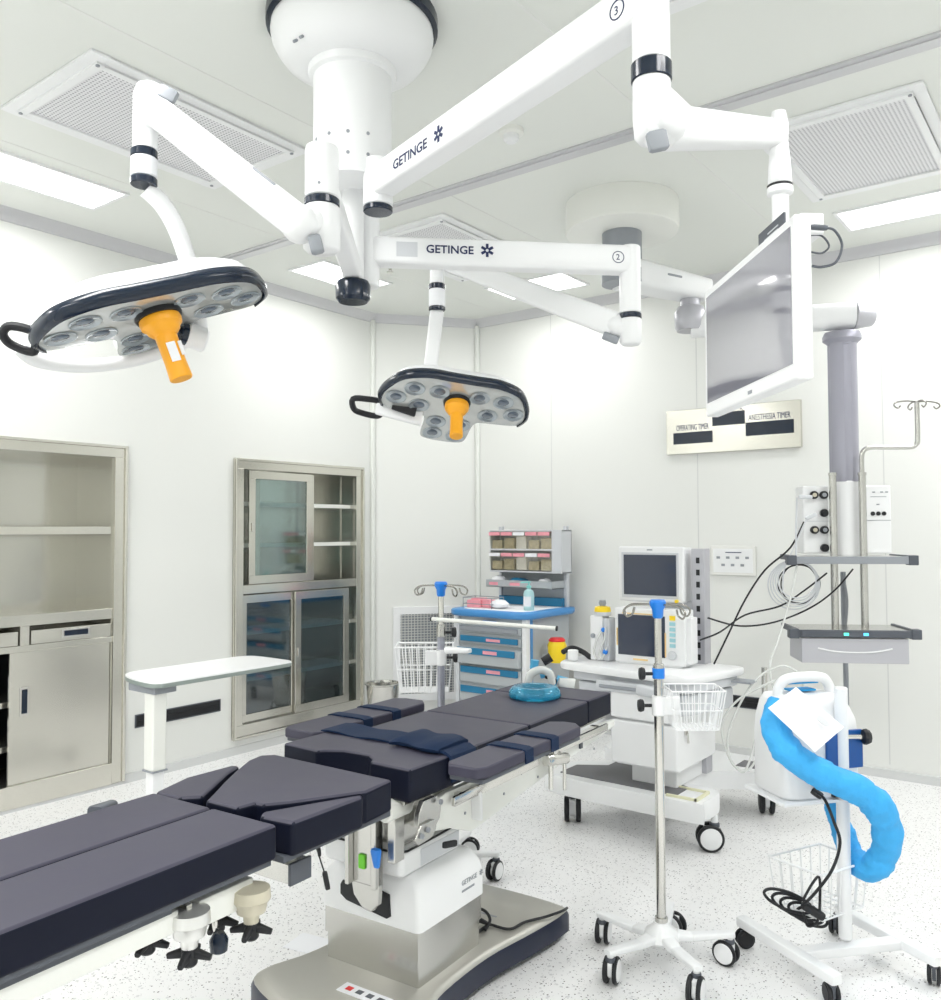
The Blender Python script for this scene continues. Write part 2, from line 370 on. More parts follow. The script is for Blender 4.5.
# smoke detector and sprinkler
p = at(511, 130, z=H)
t = thing('smoke_detector', 'small round cream smoke detector on the ceiling right of the column', 'smoke detector', (p.x, p.y, H))
b = MB(); b.lathe([(.055, 0), (.055, -.018), (.045, -.024)]); b.done('base', CREAM, t)
b = MB(); b.lathe([(.035, -.02), (.033, -.045), (.022, -.055), (0, -.056)]); b.done('sensor', WHITEP, t)
p = at(390, 262, z=H)
t = thing('fire_sprinkler', 'small metal fire sprinkler on the ceiling under the middle arm', 'sprinkler', (p.x, p.y, H))
b = MB(); b.lathe([(.04, 0), (.038, -.006), (.012, -.01), (.011, -.05), (.006, -.055)]); b.done('body', CHROME, t)
b = MB(); b.lathe([(.022, -.066), (.022, -.07)]); b.cyl((.012, 0, -.05), (.016, 0, -.067), .002, n=6); b.cyl((-.012, 0, -.05), (-.016, 0, -.067), .002, n=6); b.done('deflector', CHROME, t)

# ------------------------------------------------------------------ BUILT-IN CABINETS (left wall); local x = into room is +x
t = thing('built_in_cabinet', 'stainless steel wall cabinet at the left edge with open shelf above sliding door', 'cabinet', (XL, 0, 0))
y0, y1, z0, z1 = 1.30, 2.80, .02, 1.975
b = MB()
b.box(-.42, -.40, y0, y1, z0, z1); b.box(-.40, .012, y0, y0+.02, z0, z1); b.box(-.40, .0, y1-.02, y1, z0, z1); b.box(-.40, 0, y0+.02, y1-.02, z1-.02, z1); b.box(-.40, 0, y0+.02, y1-.02, .10, .13)
b.done('carcass', STEELD, t)
b = MB(); w = .065
b.box(0, .022, y0-.04, y1+w, z1-.025, z1+.045); b.box(0, .022, y1-.012, y1+w, .02, z1-.025); b.box(0, .022, y0-.04, y1-.012, .02, .14)
b.box(.022, .034, y1+w-.018, y1+w, .02, z1+.03); b.box(.022, .034, y0-.04, y1+w, z1+.03, z1+.045)
b.done('frame', STEELC, t, bevel=.003)
b = MB(); b.box(-.40, -.022, y0+.02, y1-.02, 1.505, 1.52); b.box(-.021, -.001, y0+.02, y1-.02, 1.49, 1.535); b.done('shelf', STEELC, t, bevel=.002)
b = MB(); b.box(-.40, -.012, y0+.02, y1-.02, 1.03, 1.049); b.box(-.011, .011, y0+.02, y1-.013, .99, 1.05); b.done('worktop', STEELC, t, bevel=.002)
b = MB()
b.box(-.015, .012, y0+.02, y1-.012, .85, .885); b.box(-.015, .012, 2.25, 2.30, .885, .99); b.box(-.3, -.02, y0+.02, y1-.02, .875, .885); b.box(-.015, .012, 1.72, 1.76, .885, .99)
b.done('rail', STEELC, t, bevel=.002)
for (a, c) in ((2.31, 2.775), (1.77, 2.24)):
    b = MB(); b.box(-.012, .01, a, c, .887, .962); b.box(-.3, -.012, a+.02, c-.02, .89, .95)
    d = b.done('drawer', STEELC, t, bevel=.002)
    m = (a+c)/2+.02
    b = MB(); b.box(.009, .016, m-.085, m+.085, .905, .955); b.done('handle', CHROME, d, bevel=.002)
    b = MB(); b.box(.0155, .0175, m-.07, m+.07, .915, .945); b.done('handle_recess', NAVY, d)
b = MB(); b.box(-.014, .004, 2.20, 2.775, .135, .85); d = b.done('sliding_door', STEELC, t, bevel=.003)
b = MB(); b.box(.002, .008, 2.255, 2.305, .50, .66); b.done('pull', CHROME, d, bevel=.002)
b = MB(); b.box(.007, .0095, 2.265, 2.295, .515, .645); b.done('pull_recess', NAVY, d)
for z in (.32, .56):
    b = MB(); b.box(-.38, -.05, y0+.02, y1-.02, z, z+.015); b.box(-.06, -.045, y0+.02, y1-.02, z-.01, z+.02); b.done('inner_shelf', STEELD, t)
b = MB(); b.box(-.395, -.385, y0+.03, y1-.03, .14, .84); b.done('dark_back', BLACK, t)  # black sheet at the back makes the open lower compartment dark
for i, (z, yy, mm) in enumerate(((.335, 2.10, PAPER), (.575, 2.12, LGREY), (.14, 2.08, PAPER), (.335, 1.9, LGREY))):
    b = MB(); pts = [(0, 0), (.10, -.02), (.2, .01), (.22, .09), (.12, .12), (.0, .08)]
    b.prism([(x-.1, y*1.3) for x, y in pts], 0, .07); b.prism([(x*.9-.08, y*1.2+.01) for x, y in pts], .07, .11)
    o = b.done('supply_packet', mm, bevel=.012); o.location = (XL-.2, yy-.06, z)
    tag(o, ('crumpled white supply packet on the middle inner shelf of the left cabinet', 'grey supply packet on the top inner shelf of the left cabinet', 'white supply packet at the bottom of the left cabinet', 'grey supply packet deeper on the middle inner shelf of the left cabinet')[i], 'packet', 'packets in the open left cabinet')

# glass-door cabinet
t = thing('glass_cabinet', 'tall stainless steel wall cabinet with four sliding glass doors', 'cabinet', (XL, 0, 0))
y0, y1, z0, z1 = 3.70, 4.845, .15, 1.965
b = MB(); b.box(-.42, -.40, y0, y1, z0, z1); b.box(-.40, 0, y0, y0+.02, z0, z1); b.box(-.40, 0, y1-.02, y1, z0, z1); b.box(-.40, 0, y0+.02, y1-.02, z1-.02, z1); b.box(-.40, 0, y0+.02, y1-.02, z0, z0+.02)
b.done('carcass', STEELD, t)
b = MB(); b.box(0, .024, y0-.045, y1+.045, z1-.03, z1+.04); b.box(0, .024, y0-.045, y0+.03, .19, z1-.03); b.box(0, .024, y1-.03, y1+.045, .19, z1-.03); b.box(0, .024, y0-.045, y1+.045, .10, .19)
b.box(.024, .04, y0-.045, y0-.028, .115, z1+.024); b.box(.024, .04, y1+.03, y1+.045, .115, z1+.024); b.box(.024, .04, y0-.045, y1+.045, z1+.024, z1+.04); b.box(.024, .04, y0-.045, y1+.045, .10, .115)
b.box(-.04, .020, y0+.031, y1-.031, 1.075, 1.135)
b.done('frame', STEELC, t, bevel=.003)
for z in (1.40, 1.69, .47, .79):
    b = MB(); b.box(-.38, -.06, y0+.02, y1-.02, z, z+.012); b.box(-.07, -.055, y0+.02, y1-.02, z-.008, z+.02); b.done('shelf', CREAM, t)
b = MB(); b.box(-.10, -.085, 4.30, 4.32, z0+.02, z1-.02); b.box(-.10, -.085, 4.74, 4.76, z0+.02, z1-.02)
for zz in range(30): b.box(-.396, -.39, 4.5, 4.508, .2+zz*.058, .225+zz*.058)
b.done('shelf_upright', STEELD, t)
def gdoor(ya, yb, za, zb, off, gm, hy):
    b = MB(); w = .055
    b.box(off-.01, off+.01, ya, yb, zb-w, zb); b.box(off-.01, off+.01, ya, yb, za, za+w); b.box(off-.01, off+.01, ya, ya+w, za+w, zb-w); b.box(off-.01, off+.01, yb-w, yb, za+w, zb-w)
    d = b.done('sliding_door', STEELC, t, bevel=.003)
    b = MB(); b.box(off-.002, off+.002, ya+w, yb-w, za+w, zb-w); b.done('glass_pane', gm, d, flat=True)
    b = MB(); b.box(off+.01, off+.02, hy-.012, hy+.012, (za+zb)/2-.03, (za+zb)/2+.03); b.done('lock', CHROME, d, bevel=.003)
gdoor(3.78, 4.36, 1.14, 1.925, .008, GLASS, 3.81)
gdoor(3.73, 4.24, .19, 1.065, -.018, GLASSB, 3.76)
gdoor(4.20, 4.74, .19, 1.065, .008, GLASSB, 4.23)
gdoor(3.84, 4.40, 1.14, 1.925, -.018, GLASS, 4.37)
# slot vents
for (loc, rz, w, lab) in (((XL, 3.254, .352), PI/2, .62, 'black horizontal slot vent low on the left wall behind the overbed table'), ((-1.95, YR, .352), 0, .62, 'black horizontal slot vent low on the right wall behind the machine')):
    t = thing('slot_vent', lab, 'air vent', loc, rz)
    b = MB(); b.box(-w/2, w/2, -.006, .004, -.04, -.034); b.box(-w/2, w/2, -.006, .004, .034, .04); b.box(-w/2, -w/2+.006, -.006, .004, -.034, .034); b.box(w/2-.006, w/2, -.006, .004, -.034, .034); b.done('frame', DGREY, t)
    b = MB(); b.box(-w/2+.006, w/2-.006, -.003, .004, -.034, .034); b.box(-w/2+.02, w/2-.02, -.008, -.002, -.004, .002); b.done('louver', BLACK, t)
# corner return grille
c0 = V((XL, CY, 0)); cd = V((CX-XL, YR-CY, 0)); cl = cd.length; cd.normalize(); rz = math.atan2(cd.y, cd.x)
t = thing('return_air_grille', 'white framed grey mesh return air grille low on the corner wall', 'air vent', c0+cd*.446+V((0, 0, .51)), rz)
b = MB(); W2, H2 = .28, .38
b.box(-W2, W2, -.02, 0, H2-.06, H2); b.box(-W2, W2, -.02, 0, -H2, -H2+.06); b.box(-W2, -W2+.06, -.02, 0, -H2+.06, H2-.06); b.box(W2-.06, W2, -.02, 0, -H2+.06, H2-.06)
b.done('frame', WHITE, t, bevel=.003)
b = MB()
for i in range(17):
    x = -W2+.07+i*(2*W2-.14)/16; b.box(x-.003, x+.003, -.014, -.009, -H2+.06, H2-.06)
for i in range(30):
    z = -H2+.07+i*(2*H2-.14)/29; b.box(-W2+.06, W2-.06, -.012, -.007, z-.0028, z+.0028)
b.done('mesh_screen', ALU, t, flat=True)
b = MB(); b.box(-W2+.05, W2-.05, -.005, -.001, -H2+.05, H2-.05); b.done('filter', GREY, t, flat=True)

# timer panel on right wall
t = thing('timer_panel', 'stainless wall clock panel with three dark displays on the right wall', 'clock', (-2.08, YR, 2.19), 0)
b = MB(); b.box(-.465, .465, -.03, 0, -.155, .155); b.done('plate', STEELC, t, bevel=.004)
for (x0, x1, z0, z1) in ((-.41, -.125, -.085, -.005), (-.125, .10, .025, .115), (.105, .42, -.06, .03)):
    b = MB(); b.box(x0, x1, -.033, -.028, z0, z1); b.done('display', NAVY, t)
for s, x, z, fw_ in (('OPERATING TIMER', -.27, .010, .235), ('CURRENT TIME', -.015, .122, .20), ('ANESTHESIA TIMER', .262, .043, .275)):
    lettering(s, .056, (x, -.031, z), (1, 0, 0), (0, 0, 1), INK, t, world=False, align='CENTER', fit=fw_)
# switch panel
t = thing('wall_control_panel', 'small framed white switch panel on the right wall beside the machine', 'switch', (-2.08, YR, 1.295), 0)
b = MB(); b.box(-.155, .155, -.018, 0, -.10, .10); b.done('frame', ALU, t, bevel=.004)
b = MB(); b.box(-.135, .135, -.021, -.017, -.08, .08); b.done('plate', WHITEP, t)
for i in range(7):
    b = MB(); x = -.10+.033*i; z = -.03 if i % 2 else .02; b.box(x-.012, x+.012, -.0235, -.02, z-.008, z+.008); b.done('button', GREY, t)
b = MB(); b.box(-.05, .06, -.0225, -.02, .052, .058); b.done('mark', INK, t)

# ------------------------------------------------------------------ SURGICAL LIGHT SYSTEM
def collar(name, c, r, z0, z1, m, par, bev=.003, n=28):
    b = MB(); b.lathe([(r-bev, z0), (r, z0+bev), (r, z1-bev), (r-bev, z1)], Matrix.Translation(V((c[0], c[1], 0))), n); return b.done(name, m, par, world=True)
HC = V((-2.06, 2.06, 0))
t = SL = thing('surgical_light_mount', 'white ceiling column and swivel arms that carry the lamps and monitor', 'surgical light mount', (HC.x, HC.y, H))
b = MB(); b.lathe([(.293, 0), (.293, -.036), (.28, -.042)], n=48); b.done('ceiling_ring', NAVY, t)
b = MB(); b.lathe([(.268, -.035), (.276, -.045), (.278, -.062), (.273, -.088), (.259, -.115), (.236, -.145), (.20, -.168), (.165, -.18), (.13, -.185)], n=56)
b.done('canopy', WHITE, t, ang=60)
b = MB(); b.lathe([(.150, -.15), (.152, -.195), (.148, -.206), (.134, -.212), (.133, -.56), (.125, -.575)], n=40); c_ = b.done('column', WHITE, t)
for k2 in range(8):
    a = -1.9+.5*(k2 % 4)+.0; z = -.45 if k2 < 4 else -.52
    b = MB(); d = V((math.cos(a), math.sin(a), 0)); b.cyl(d*.131+V((0, 0, z)), d*.135+V((0, 0, z)), .006, n=8); b.done('screw', GREY, c_)
b = MB()
for a in (-1.75, -1.6): b.cyl((.22*math.cos(a), .22*math.sin(a), -.155), (.232*math.cos(a), .232*math.sin(a), -.165), .005, n=8)
b.done('vent_hole', GREY, t)
pA = at(378, 213, d=2.84); pB = at(353, 290, d=2.98); pC = at(368, 243, d=3.06)
# arm three (to monitor)
zA = 2.655
tA = at(651, 40, d=1.86)
tA.z = 0
b = MB(); b.lathe([(.042, 2.575), (.049, 2.58), (.049, 2.73), (.04, 2.735)], Matrix.Translation(V((pA.x, pA.y, 0)))); b.beam((pA.x, pA.y, zA), (tA.x, tA.y, zA+.0), .078, .10, .078, .10, rad=.18); a3 = b.done('upper_arm', WHITE, t, world=True)
collar('end_cap', pA, .049, 2.558, 2.577, NAVY, t)
d3 = (V((tA.x, tA.y, 0))-V((pA.x, pA.y, 0))).normalized(); n3 = V((d3.y, -d3.x, 0))
if n3.dot(RT) > 0 and False: n3 = -n3
side = -n3 if (-n3).dot(-V((pA.x, pA.y, 0))) > 0 else n3
P0 = V((pA.x, pA.y, zA))
def on_arm(P0, dd, nn, s, z): return P0+dd*s+nn+V((0, 0, z))
lettering('GETINGE', .042, P0+d3*.165+side*.0395+V((0, 0, -.022)), d3, (0, 0, 1), INK, a3, bold=.0006, sx=1.15)
b = MB(); asterisk(b, P0+d3*.425+side*.0395+V((0, 0, -.006)), d3, (0, 0, 1), .024); b.done('emblem', INK, a3, world=True)
lettering('3', .028, P0+d3*1.133+side*.0395+V((0, 0, -.014)), d3, (0, 0, 1), INK, a3)
b = MB(); c3 = P0+d3*1.142+side*.0395-V((0, 0, .004)); b.tube([c3+d3*.021*math.cos(2*PI*i/20)+V((0, 0, .021*math.sin(2*PI*i/20))) for i in range(20)], .0016, n=6, closed=True, raw=True); b.done('number_ring', INK, a3, world=True)
# arm two (to middle lamp)
zC = 2.50; t2 = at(630, 280, d=3.17); t2.z = 0
b = MB(); b.lathe([(.036, 2.37), (.042, 2.375), (.042, 2.62), (.042, 2.70)], Matrix.Translation(V((pC.x, pC.y, 0)))); b.beam((pC.x, pC.y, zC), (t2.x, t2.y, zC), .075, .10, rad=.2)
b.lathe([(.034, 2.30), (.039, 2.305), (.039, 2.548), (.036, 2.552), (.02, 2.556)], Matrix.Translation(t2)); a2 = b.done('middle_arm', WHITE, t, world=True)
d2 = (t2-V((pC.x, pC.y, 0))).normalized(); s2 = V((d2.y, -d2.x, 0)); P0 = V((pC.x, pC.y, zC))
lettering('GETINGE', .040, P0+d2*.205+s2*.0385+V((0, 0, -.008)), d2, (0, 0, 1), INK, a2, bold=.0007, sx=1.04)
b = MB(); asterisk(b, P0+d2*.425+s2*.0385+V((0, 0, .007)), d2, (0, 0, 1), .024); b.done('emblem', INK, a2, world=True)
lettering('2', .03, P0+d2*.900+s2*.0385+V((0, 0, -.010)), d2, (0, 0, 1), INK, a2)
b = MB(); c3 = P0+d2*.909+s2*.0385; b.tube([c3+d2*.021*math.cos(2*PI*i/20)+V((0, 0, .021*math.sin(2*PI*i/20))) for i in range(20)], .0014, n=6, closed=True, raw=True); b.done('number_ring', INK, a2, world=True)
b = MB(); b.box(.10, .175, -.0005, .001, -.025, .028, frame(P0+s2*.0375, d2, V((0, 0, 1)).cross(d2))); b.done('sticker', LGREY, a2, world=True)
b = MB(); b.beam(V((pC.x, pC.y, zC-.0)), V((pC.x, pC.y, zC+.001)), .01, .01); b.bm.free()
# arm one (to left lamp)
zB = 2.405; t1 = at(322, 190, d=2.32); t1.z = 0
b = MB(); b.lathe([(.036, 2.36), (.038, 2.37), (.038, 2.72)], Matrix.Translation(V((pB.x, pB.y, 0)))); b.beam((pB.x, pB.y, zB), (t1.x, t1.y, zB+.05), .062, .07, rad=.2)
b.lathe([(.04, 2.40), (.0455, 2.405), (.0455, 2.53), (.043, 2.542), (.02, 2.549)], Matrix.Translation(t1)); a1 = b.done('lower_arm', WHITE, t, world=True)
b = MB(); b.lathe([(.05, 2.298), (.060, 2.310), (.061, 2.355), (.054, 2.37)], Matrix.Translation(V((pB.x, pB.y, 0)))); b.done('end_cap', NAVY, t, world=True)
b = MB(); b.cyl(V((t1.x, t1.y, 2.43))-RT*0-FW*.0455, V((t1.x, t1.y, 2.43))-FW*.0465, .004, n=8); b.done('screw', GREY, a1, world=True)

def lamp_head(t, C, e1, e2, n):
    """n points down out of the glass face; e1 along the long bar; e2 towards the tail"""
    T = Matrix(((e1.x, e2.x, n.x, C.x), (e1.y, e2.y, n.y, C.y), (e1.z, e2.z, n.z, C.z), (0, 0, 0, 1)))
    ctrl = [(-.315, .045), (-.29, -.03), (-.24, -.10), (-.15, -.135), (-.05, -.135), (.05, -.135), (.15, -.135), (.24, -.10), (.29, -.03), (.315, .05), (.295, .11), (.20, .125), (.125, .135), (.108, .18), (.105, .27), (.085, .31), (0, .32), (-.085, .31), (-.105, .27), (-.108, .18), (-.125, .135), (-.20, .125), (-.295, .11)]
    out = [(p.x, p.y) for p in smooth_path([(x, y, 0) for x, y in ctrl], 3, True)]
    def off(s, dx=0): return [((x)*s, (y-.05)*s+.05) for x, y in out]
    def ring(s, z): return [(x, y, z) for x, y in off(s)]
    b = MB(T); b.rings([ring(.99, -.006), ring(1.0, -.024), ring(.985, -.045), ring(.93, -.07), ring(.80, -.09), ring(.55, -.102), ring(.25, -.106)]); head = b.done('lamp_housing', WHITE, t, world=True, ang=60)
    b = MB(T); b.rings([ring(.90, .004), ring(.985, .002), ring(.99, -.008), ring(.6, -.008)]); b.done('glass_face', LAMPFACE, head, world=True, ang=60)
    # navy bumper round the near edge of the bar
    pts = [(x, y) for x, y in ctrl[:11]]; pts = [(ctrl[-1][0], ctrl[-1][1])]+pts
    P = smooth_path([(x*1.012, (y-.05)*1.012+.05, 0) for x, y in pts], 5)
    rs = []
    for i, p in enumerate(P):
        a, c = P[max(i-1, 0)], P[min(i+1, len(P)-1)]; tt = (c-a).normalized(); nn = V((tt.y, -tt.x, 0))
        rs.append([p+nn*o+V((0, 0, z)) for o, z in ((-.004, -.038), (.007, -.034), (.012, -.016), (.008, .004), (-.003, .009), (-.006, -.01))])
    b = MB(T); b.rings(rs); b.done('bumper', NAVY, head, world=True, ang=60)
    for (x, y) in ((-.255, .03), (-.19, -.045), (-.15, .065), (-.085, -.05), (.085, -.05), (.15, .065), (.19, -.045), (.255, .03), (-.055, .165), (.055, .165), (-.052, .255), (.052, .255)):
        b = MB(T @ Matrix.Translation(V((x, y, .004)))); b.lathe([(.043, 0), (.0445, .003), (.041, .0045), (.034, .001), (.012, -.001)], n=24); l = b.done('lens', [GLASSD], head, world=True)
        b = MB(T @ Matrix.Translation(V((x, y, .0045)))); b.lathe([(.024, 0), (.020, .003), (.006, .004)], n=14); b.done('lens_core', LENSIN, head, world=True)
    return T, head
def orange_handle(T, s, t):
    b = MB(T); b.lathe([(.055*s, .002), (.058*s, .012), (.056*s, .02)], n=32); b.done('handle_seat', BLACK, t, world=True)
    b = MB(T); b.lathe([(.050*s, .018), (.052*s, .03), (.050*s, .042), (.042*s, .05), (.040*s, .058), (.033*s, .066), (.027*s, .072), (.026*s, .13*s), (.028*s, .175*s), (.026*s, .178*s), (0, .178*s)], n=32)
    h = b.done('sterile_handle', ORANGE, t, world=True)
    return h
UPZ = V((0, 0, 1)); FH = V((FW.x, FW.y, 0)).normalized()
def lamp_axes(tilt, roll, spin):
    """tilt: glass turned to the camera; roll: right side up; spin in the plane"""
    n = (-UPZ*math.cos(tilt)-FH*math.sin(tilt)); n = (Matrix.Rotation(roll, 3, FH) @ n)
    x = Matrix.Rotation(roll, 3, FH) @ RT; y = n.cross(x); y = -y if y.dot(FH) < 0 else y
    x2 = x*math.cos(spin)+y*math.sin(spin); y2 = -x*math.sin(spin)+y*math.cos(spin)
    return x2.normalized(), y2.normalized(), n.normalized()
def side_handle(t, T, sx, head):
    # white bar ending in a black U grip
    q = lambda x, y, z=-.03: T @ V((x*sx, y, z))
    b = MB(); b.beam(q(.22, .12), q(.40, .10), .035, .03, .03, .028, up=T.col[2].xyz, rad=.3); b.done('handle_bar', WHITE, head, world=True)
    b = MB(); b.tube([q(.385, .09), q(.40, .055), q(.46, .05), q(.475, .075), q(.475, .125), q(.46, .15), q(.40, .145), q(.385, .11)], .0095, n=10, k=4, closed=True); b.done('side_grip', BLACK, head, world=True)
# left lamp
t = thing('surgical_lamp', 'large surgical lamp at upper left hanging over the table foot', 'surgical lamp', (t1.x, t1.y, 2.40), 0, 'surgical lamps')
collar('swivel_ring', t1, .0475, 2.378, 2.401, NAVY, t)
E1 = V((t1.x, t1.y, 2.33)); E1b = at(300, 224, d=2.27); U1 = at(150, 106, d=2.42)
b = MB(); b.lathe([(.04, 2.255), (.05, 2.265), (.052, 2.37), (.046, 2.378)], Matrix.Translation(t1)); b.ball(E1b, .052); b.beam(E1, E1b, .09, .09, rad=.45)
b.done('elbow', WHITE, t, world=True, ang=60)
b = MB(); b.beam(at(310, 246, d=2.25), at(322, 243, d=2.25), .03, .05, rad=.3); b.done('hinge_cap', GREY, t, world=True)
b = MB(); b.beam(E1b, U1, .078, .092, .072, .086, rad=.22); sa = b.done('spring_arm', WHITE, t, world=True)
b = MB(); e = (U1-E1b).normalized(); m_ = E1b.lerp(U1, .14)+V((0, 0, .045)); b.beam(m_-FH*.036+e*.0, m_-FH*.036+e*.085, .004, .007); b.done('marking', GREY, sa, world=True)
b = MB(); b.lathe([(.02, -.075), (.038, -.062), (.045, -.03), (.045, .03), (.036, .055), (.015, .064)], Matrix.Translation(U1+V((0, 0, -.0))), 24); z_ = at(145, 150, d=2.42).z
b.lathe([(.034, z_-U1.z), (.034, -.03)], Matrix.Translation(V((at(145, 150, d=2.42).x, at(145, 150, d=2.42).y, U1.z))), 24)
b.done('knuckle', WHITE, t, world=True, ang=50)
b = MB(); b.beam(at(160, 90, d=2.38), at(176, 98, d=2.38), .02, .035, rad=.2); b.done('hinge_plate', GREY, t, world=True)
cL = at(144, 165, d=2.42); za, zb_ = at(144, 150, d=2.42).z, at(144, 186, d=2.42).z
collar('collar_band', cL, .0365, za-.024, za, NAVY, t); collar('label_band', cL, .036, zb_+.022, za-.023, PAPER, t); collar('collar_band', cL, .0365, zb_, zb_+.022, NAVY, t)
C1 = at(157, 312, d=2.36)
e1, e2, nn = lamp_axes(math.radians(0), -math.radians(20.5), math.radians(24))
b = MB(); P = smooth_path([V((cL.x, cL.y, zb_))+FH*.02, at(163, 205, d=2.47), at(177, 230, d=2.52), at(188, 262, d=2.55), at(196, 300, d=2.57), at(200, 335, d=2.58)], 5)
b.tube(P, lambda s: .027-.002*s, n=14, raw=True); b.done('yoke', WHITE, t, world=True)
b = MB(); b.cyl(at(186, 334, d=2.53), at(206, 341, d=2.56), .036, n=24, bev=.006); b.done('yoke_knuckle', WHITE, t, world=True)
b = MB(); b.cyl(at(181, 333, d=2.52), at(187, 335, d=2.53), .032, n=24); b.done('knuckle_cap', NAVY, t, world=True)
T1, h1 = lamp_head(t, C1, e1, e2, nn)
b = MB(); b.tube([at(4, 330, d=2.30), at(12, 326, d=2.30), at(34, 332, d=2.32), at(36, 345, d=2.33), at(32, 352, d=2.34), at(12, 345, d=2.33), at(4, 337, d=2.31)], .012, n=10, k=4, closed=True); b.done('side_grip', BLACK, h1, world=True)
b = MB(); b.tube([at(20, 347, d=2.36), at(36, 359, d=2.40), at(70, 365, d=2.46), at(110, 364, d=2.51), at(150, 356, d=2.55), at(196, 338, d=2.58)], lambda s: .024-.006*s, n=12); b.done('gimbal_bar', WHITE, h1, world=True)
hd = orange_handle(T1, 1.12, t)
b = MB(T1); b.box(-.012, .012, -.0315, -.029, .10, .155); b.done('handle_label', PAPER, hd, world=True)
b = MB(T1); b.box(.02, .03, -.024, -.021, .10, .14); b.done('handle_label', PAPER, hd, world=True)
# middle lamp
t = thing('surgical_lamp', 'smaller-looking surgical lamp hanging in the middle of the room', 'surgical lamp', (t2.x, t2.y, 2.30), 0, 'surgical lamps')
collar('swivel_ring', t2, .041, 2.282, 2.302, NAVY, t)
E2 = V((t2.x, t2.y, 2.24)); E2b = at(618, 326, d=3.19); U2_ = at(437, 258, d=3.62)
b = MB(); b.lathe([(.03, 2.185), (.04, 2.195), (.041, 2.275), (.037, 2.283)], Matrix.Translation(t2)); b.beam(E2, E2b, .075, .08, rad=.45); b.ball(E2b, .047); b.done('elbow', WHITE, t, world=True, ang=60)
b = MB(); b.beam(at(603, 335, d=3.17), at(618, 341, d=3.17), .03, .03, rad=.4); b.done('hinge_cap', GREY, t, world=True)
b = MB(); b.beam(E2b, U2_, .075, .095, .055, .07, rad=.22); b.done('spring_arm', WHITE, t, world=True)
cM = at(437, 297, d=3.62); za, zb_ = at(437, 284, d=3.62).z, at(437, 311, d=3.62).z
b = MB(); b.lathe([(.03, za), (.03, U2_.z+.03), (.02, U2_.z+.04)], Matrix.Translation(V((cM.x, cM.y, 0)))); b.ball(U2_, .042); b.done('knuckle', WHITE, t, world=True)
collar('collar_band', cM, .035, za-.024, za, NAVY, t); collar('label_band', cM, .0345, zb_+.016, za-.023, PAPER, t); collar('collar_band', cM, .035, zb_, zb_+.017, NAVY, t)
C2 = at(457, 401, d=3.6)
e1, e2, nn = lamp_axes(math.radians(27), math.radians(1), math.radians(14))
b = MB(); b.beam(V((cM.x, cM.y, zb_)), at(430, 372, d=3.58), .058, .03, rad=.3, up=FH); b.done('yoke', WHITE, t, world=True)
T2, h2 = lamp_head(t, C2, e1, e2, nn)
b = MB(); b.beam(at(376, 408, d=3.66), at(422, 417, d=3.68), .035, .055, .035, .08, rad=.4); b.done('handle_bar', WHITE, h2, world=True)
b = MB(); b.beam(at(392, 406, d=3.63), at(416, 412, d=3.645), .012, .03, .012, .045, rad=.45); b.done('handle_inset', BLACK, h2, world=True)
b = MB(); b.tube([at(353, 399, d=3.62), at(366, 399, d=3.64), at(380, 402, d=3.66), at(381, 413, d=3.68), at(376, 416, d=3.69), at(362, 413, d=3.68), at(354, 409, d=3.65)], .013, n=10, k=4, closed=True); b.done('side_grip', BLACK, h2, world=True)
orange_handle(T2, 1.0, t)

# monitor on arm three
t = thing('hanging_monitor', 'large white framed flat monitor hanging from the ceiling arm, screen dark', 'monitor', (tA.x, tA.y, 2.6), 0)
TT = Matrix.Translation(tA)
zr = at(651, 66, d=1.86).z; zr2 = at(651, 82, d=1.86).z
b = MB(TT); b.lathe([(.036, zr), (.041, zr+.004), (.041, zr+.11), (.040, zr+.115), (.040, 2.78), (.03, 2.79)]); b.done('down_tube', WHITE, t, world=True)
b = MB(TT); b.lathe([(.042, zr2-.002), (.044, zr2), (.044, zr), (.042, zr+.002)]); b.done('swivel_ring', NAVY, t, world=True)
zl = at(651, 140, d=1.84).z
pe = at(665, 120, d=1.84); pq = at(779, 134, d=2.0)
b = MB(); b.lathe([(.028, zl), (.038, zl+.012), (.041, zl+.05), (.041, zr2-.004), (.038, zr2)], TT); b.beam(at(653, 100, d=1.85), at(684, 128, d=1.87), .08, .085, .068, .085, rad=.5); b.beam(at(655, 127, d=1.85), pq, .07, .095, .048, .062, rad=.35)
b.ball(pe, .05, sz=1.05); b.ball(at(660, 130, d=1.845), .043)
b.done('elbow_arm', WHITE, t, world=True, ang=60)
b = MB(); b.beam(at(648, 143, d=1.80), at(667, 139, d=1.80), .02, .042, rad=.2); b.done('hinge_cap', GREY, t, world=True)
b = MB(); z1_, z2_ = at(779, 112, d=2).z, at(779, 188, d=2).z
b.lathe([(.022, z2_), (.027, z2_+.01), (.025, z2_+.05), (.020, pq.z-.02), (.022, pq.z+.02), (.016, z1_)], Matrix.Translation(V((pq.x, pq.y, 0)))); b.done('knuckle', WHITE, t, world=True)
b = MB(); b.lathe([(.029, z2_-.002), (.029, z2_+.004)], Matrix.Translation(V((pq.x, pq.y, 0)))); b.done('seal_ring', BLACK, t, world=True)
b = MB(); b.lathe([(.019, z2_-.09), (.019, z2_-.02), (.029, z2_-.016), (.029, z2_-.002)], Matrix.Translation(V((pq.x, pq.y, 0)))); b.done('post', WHITE, t, world=True)
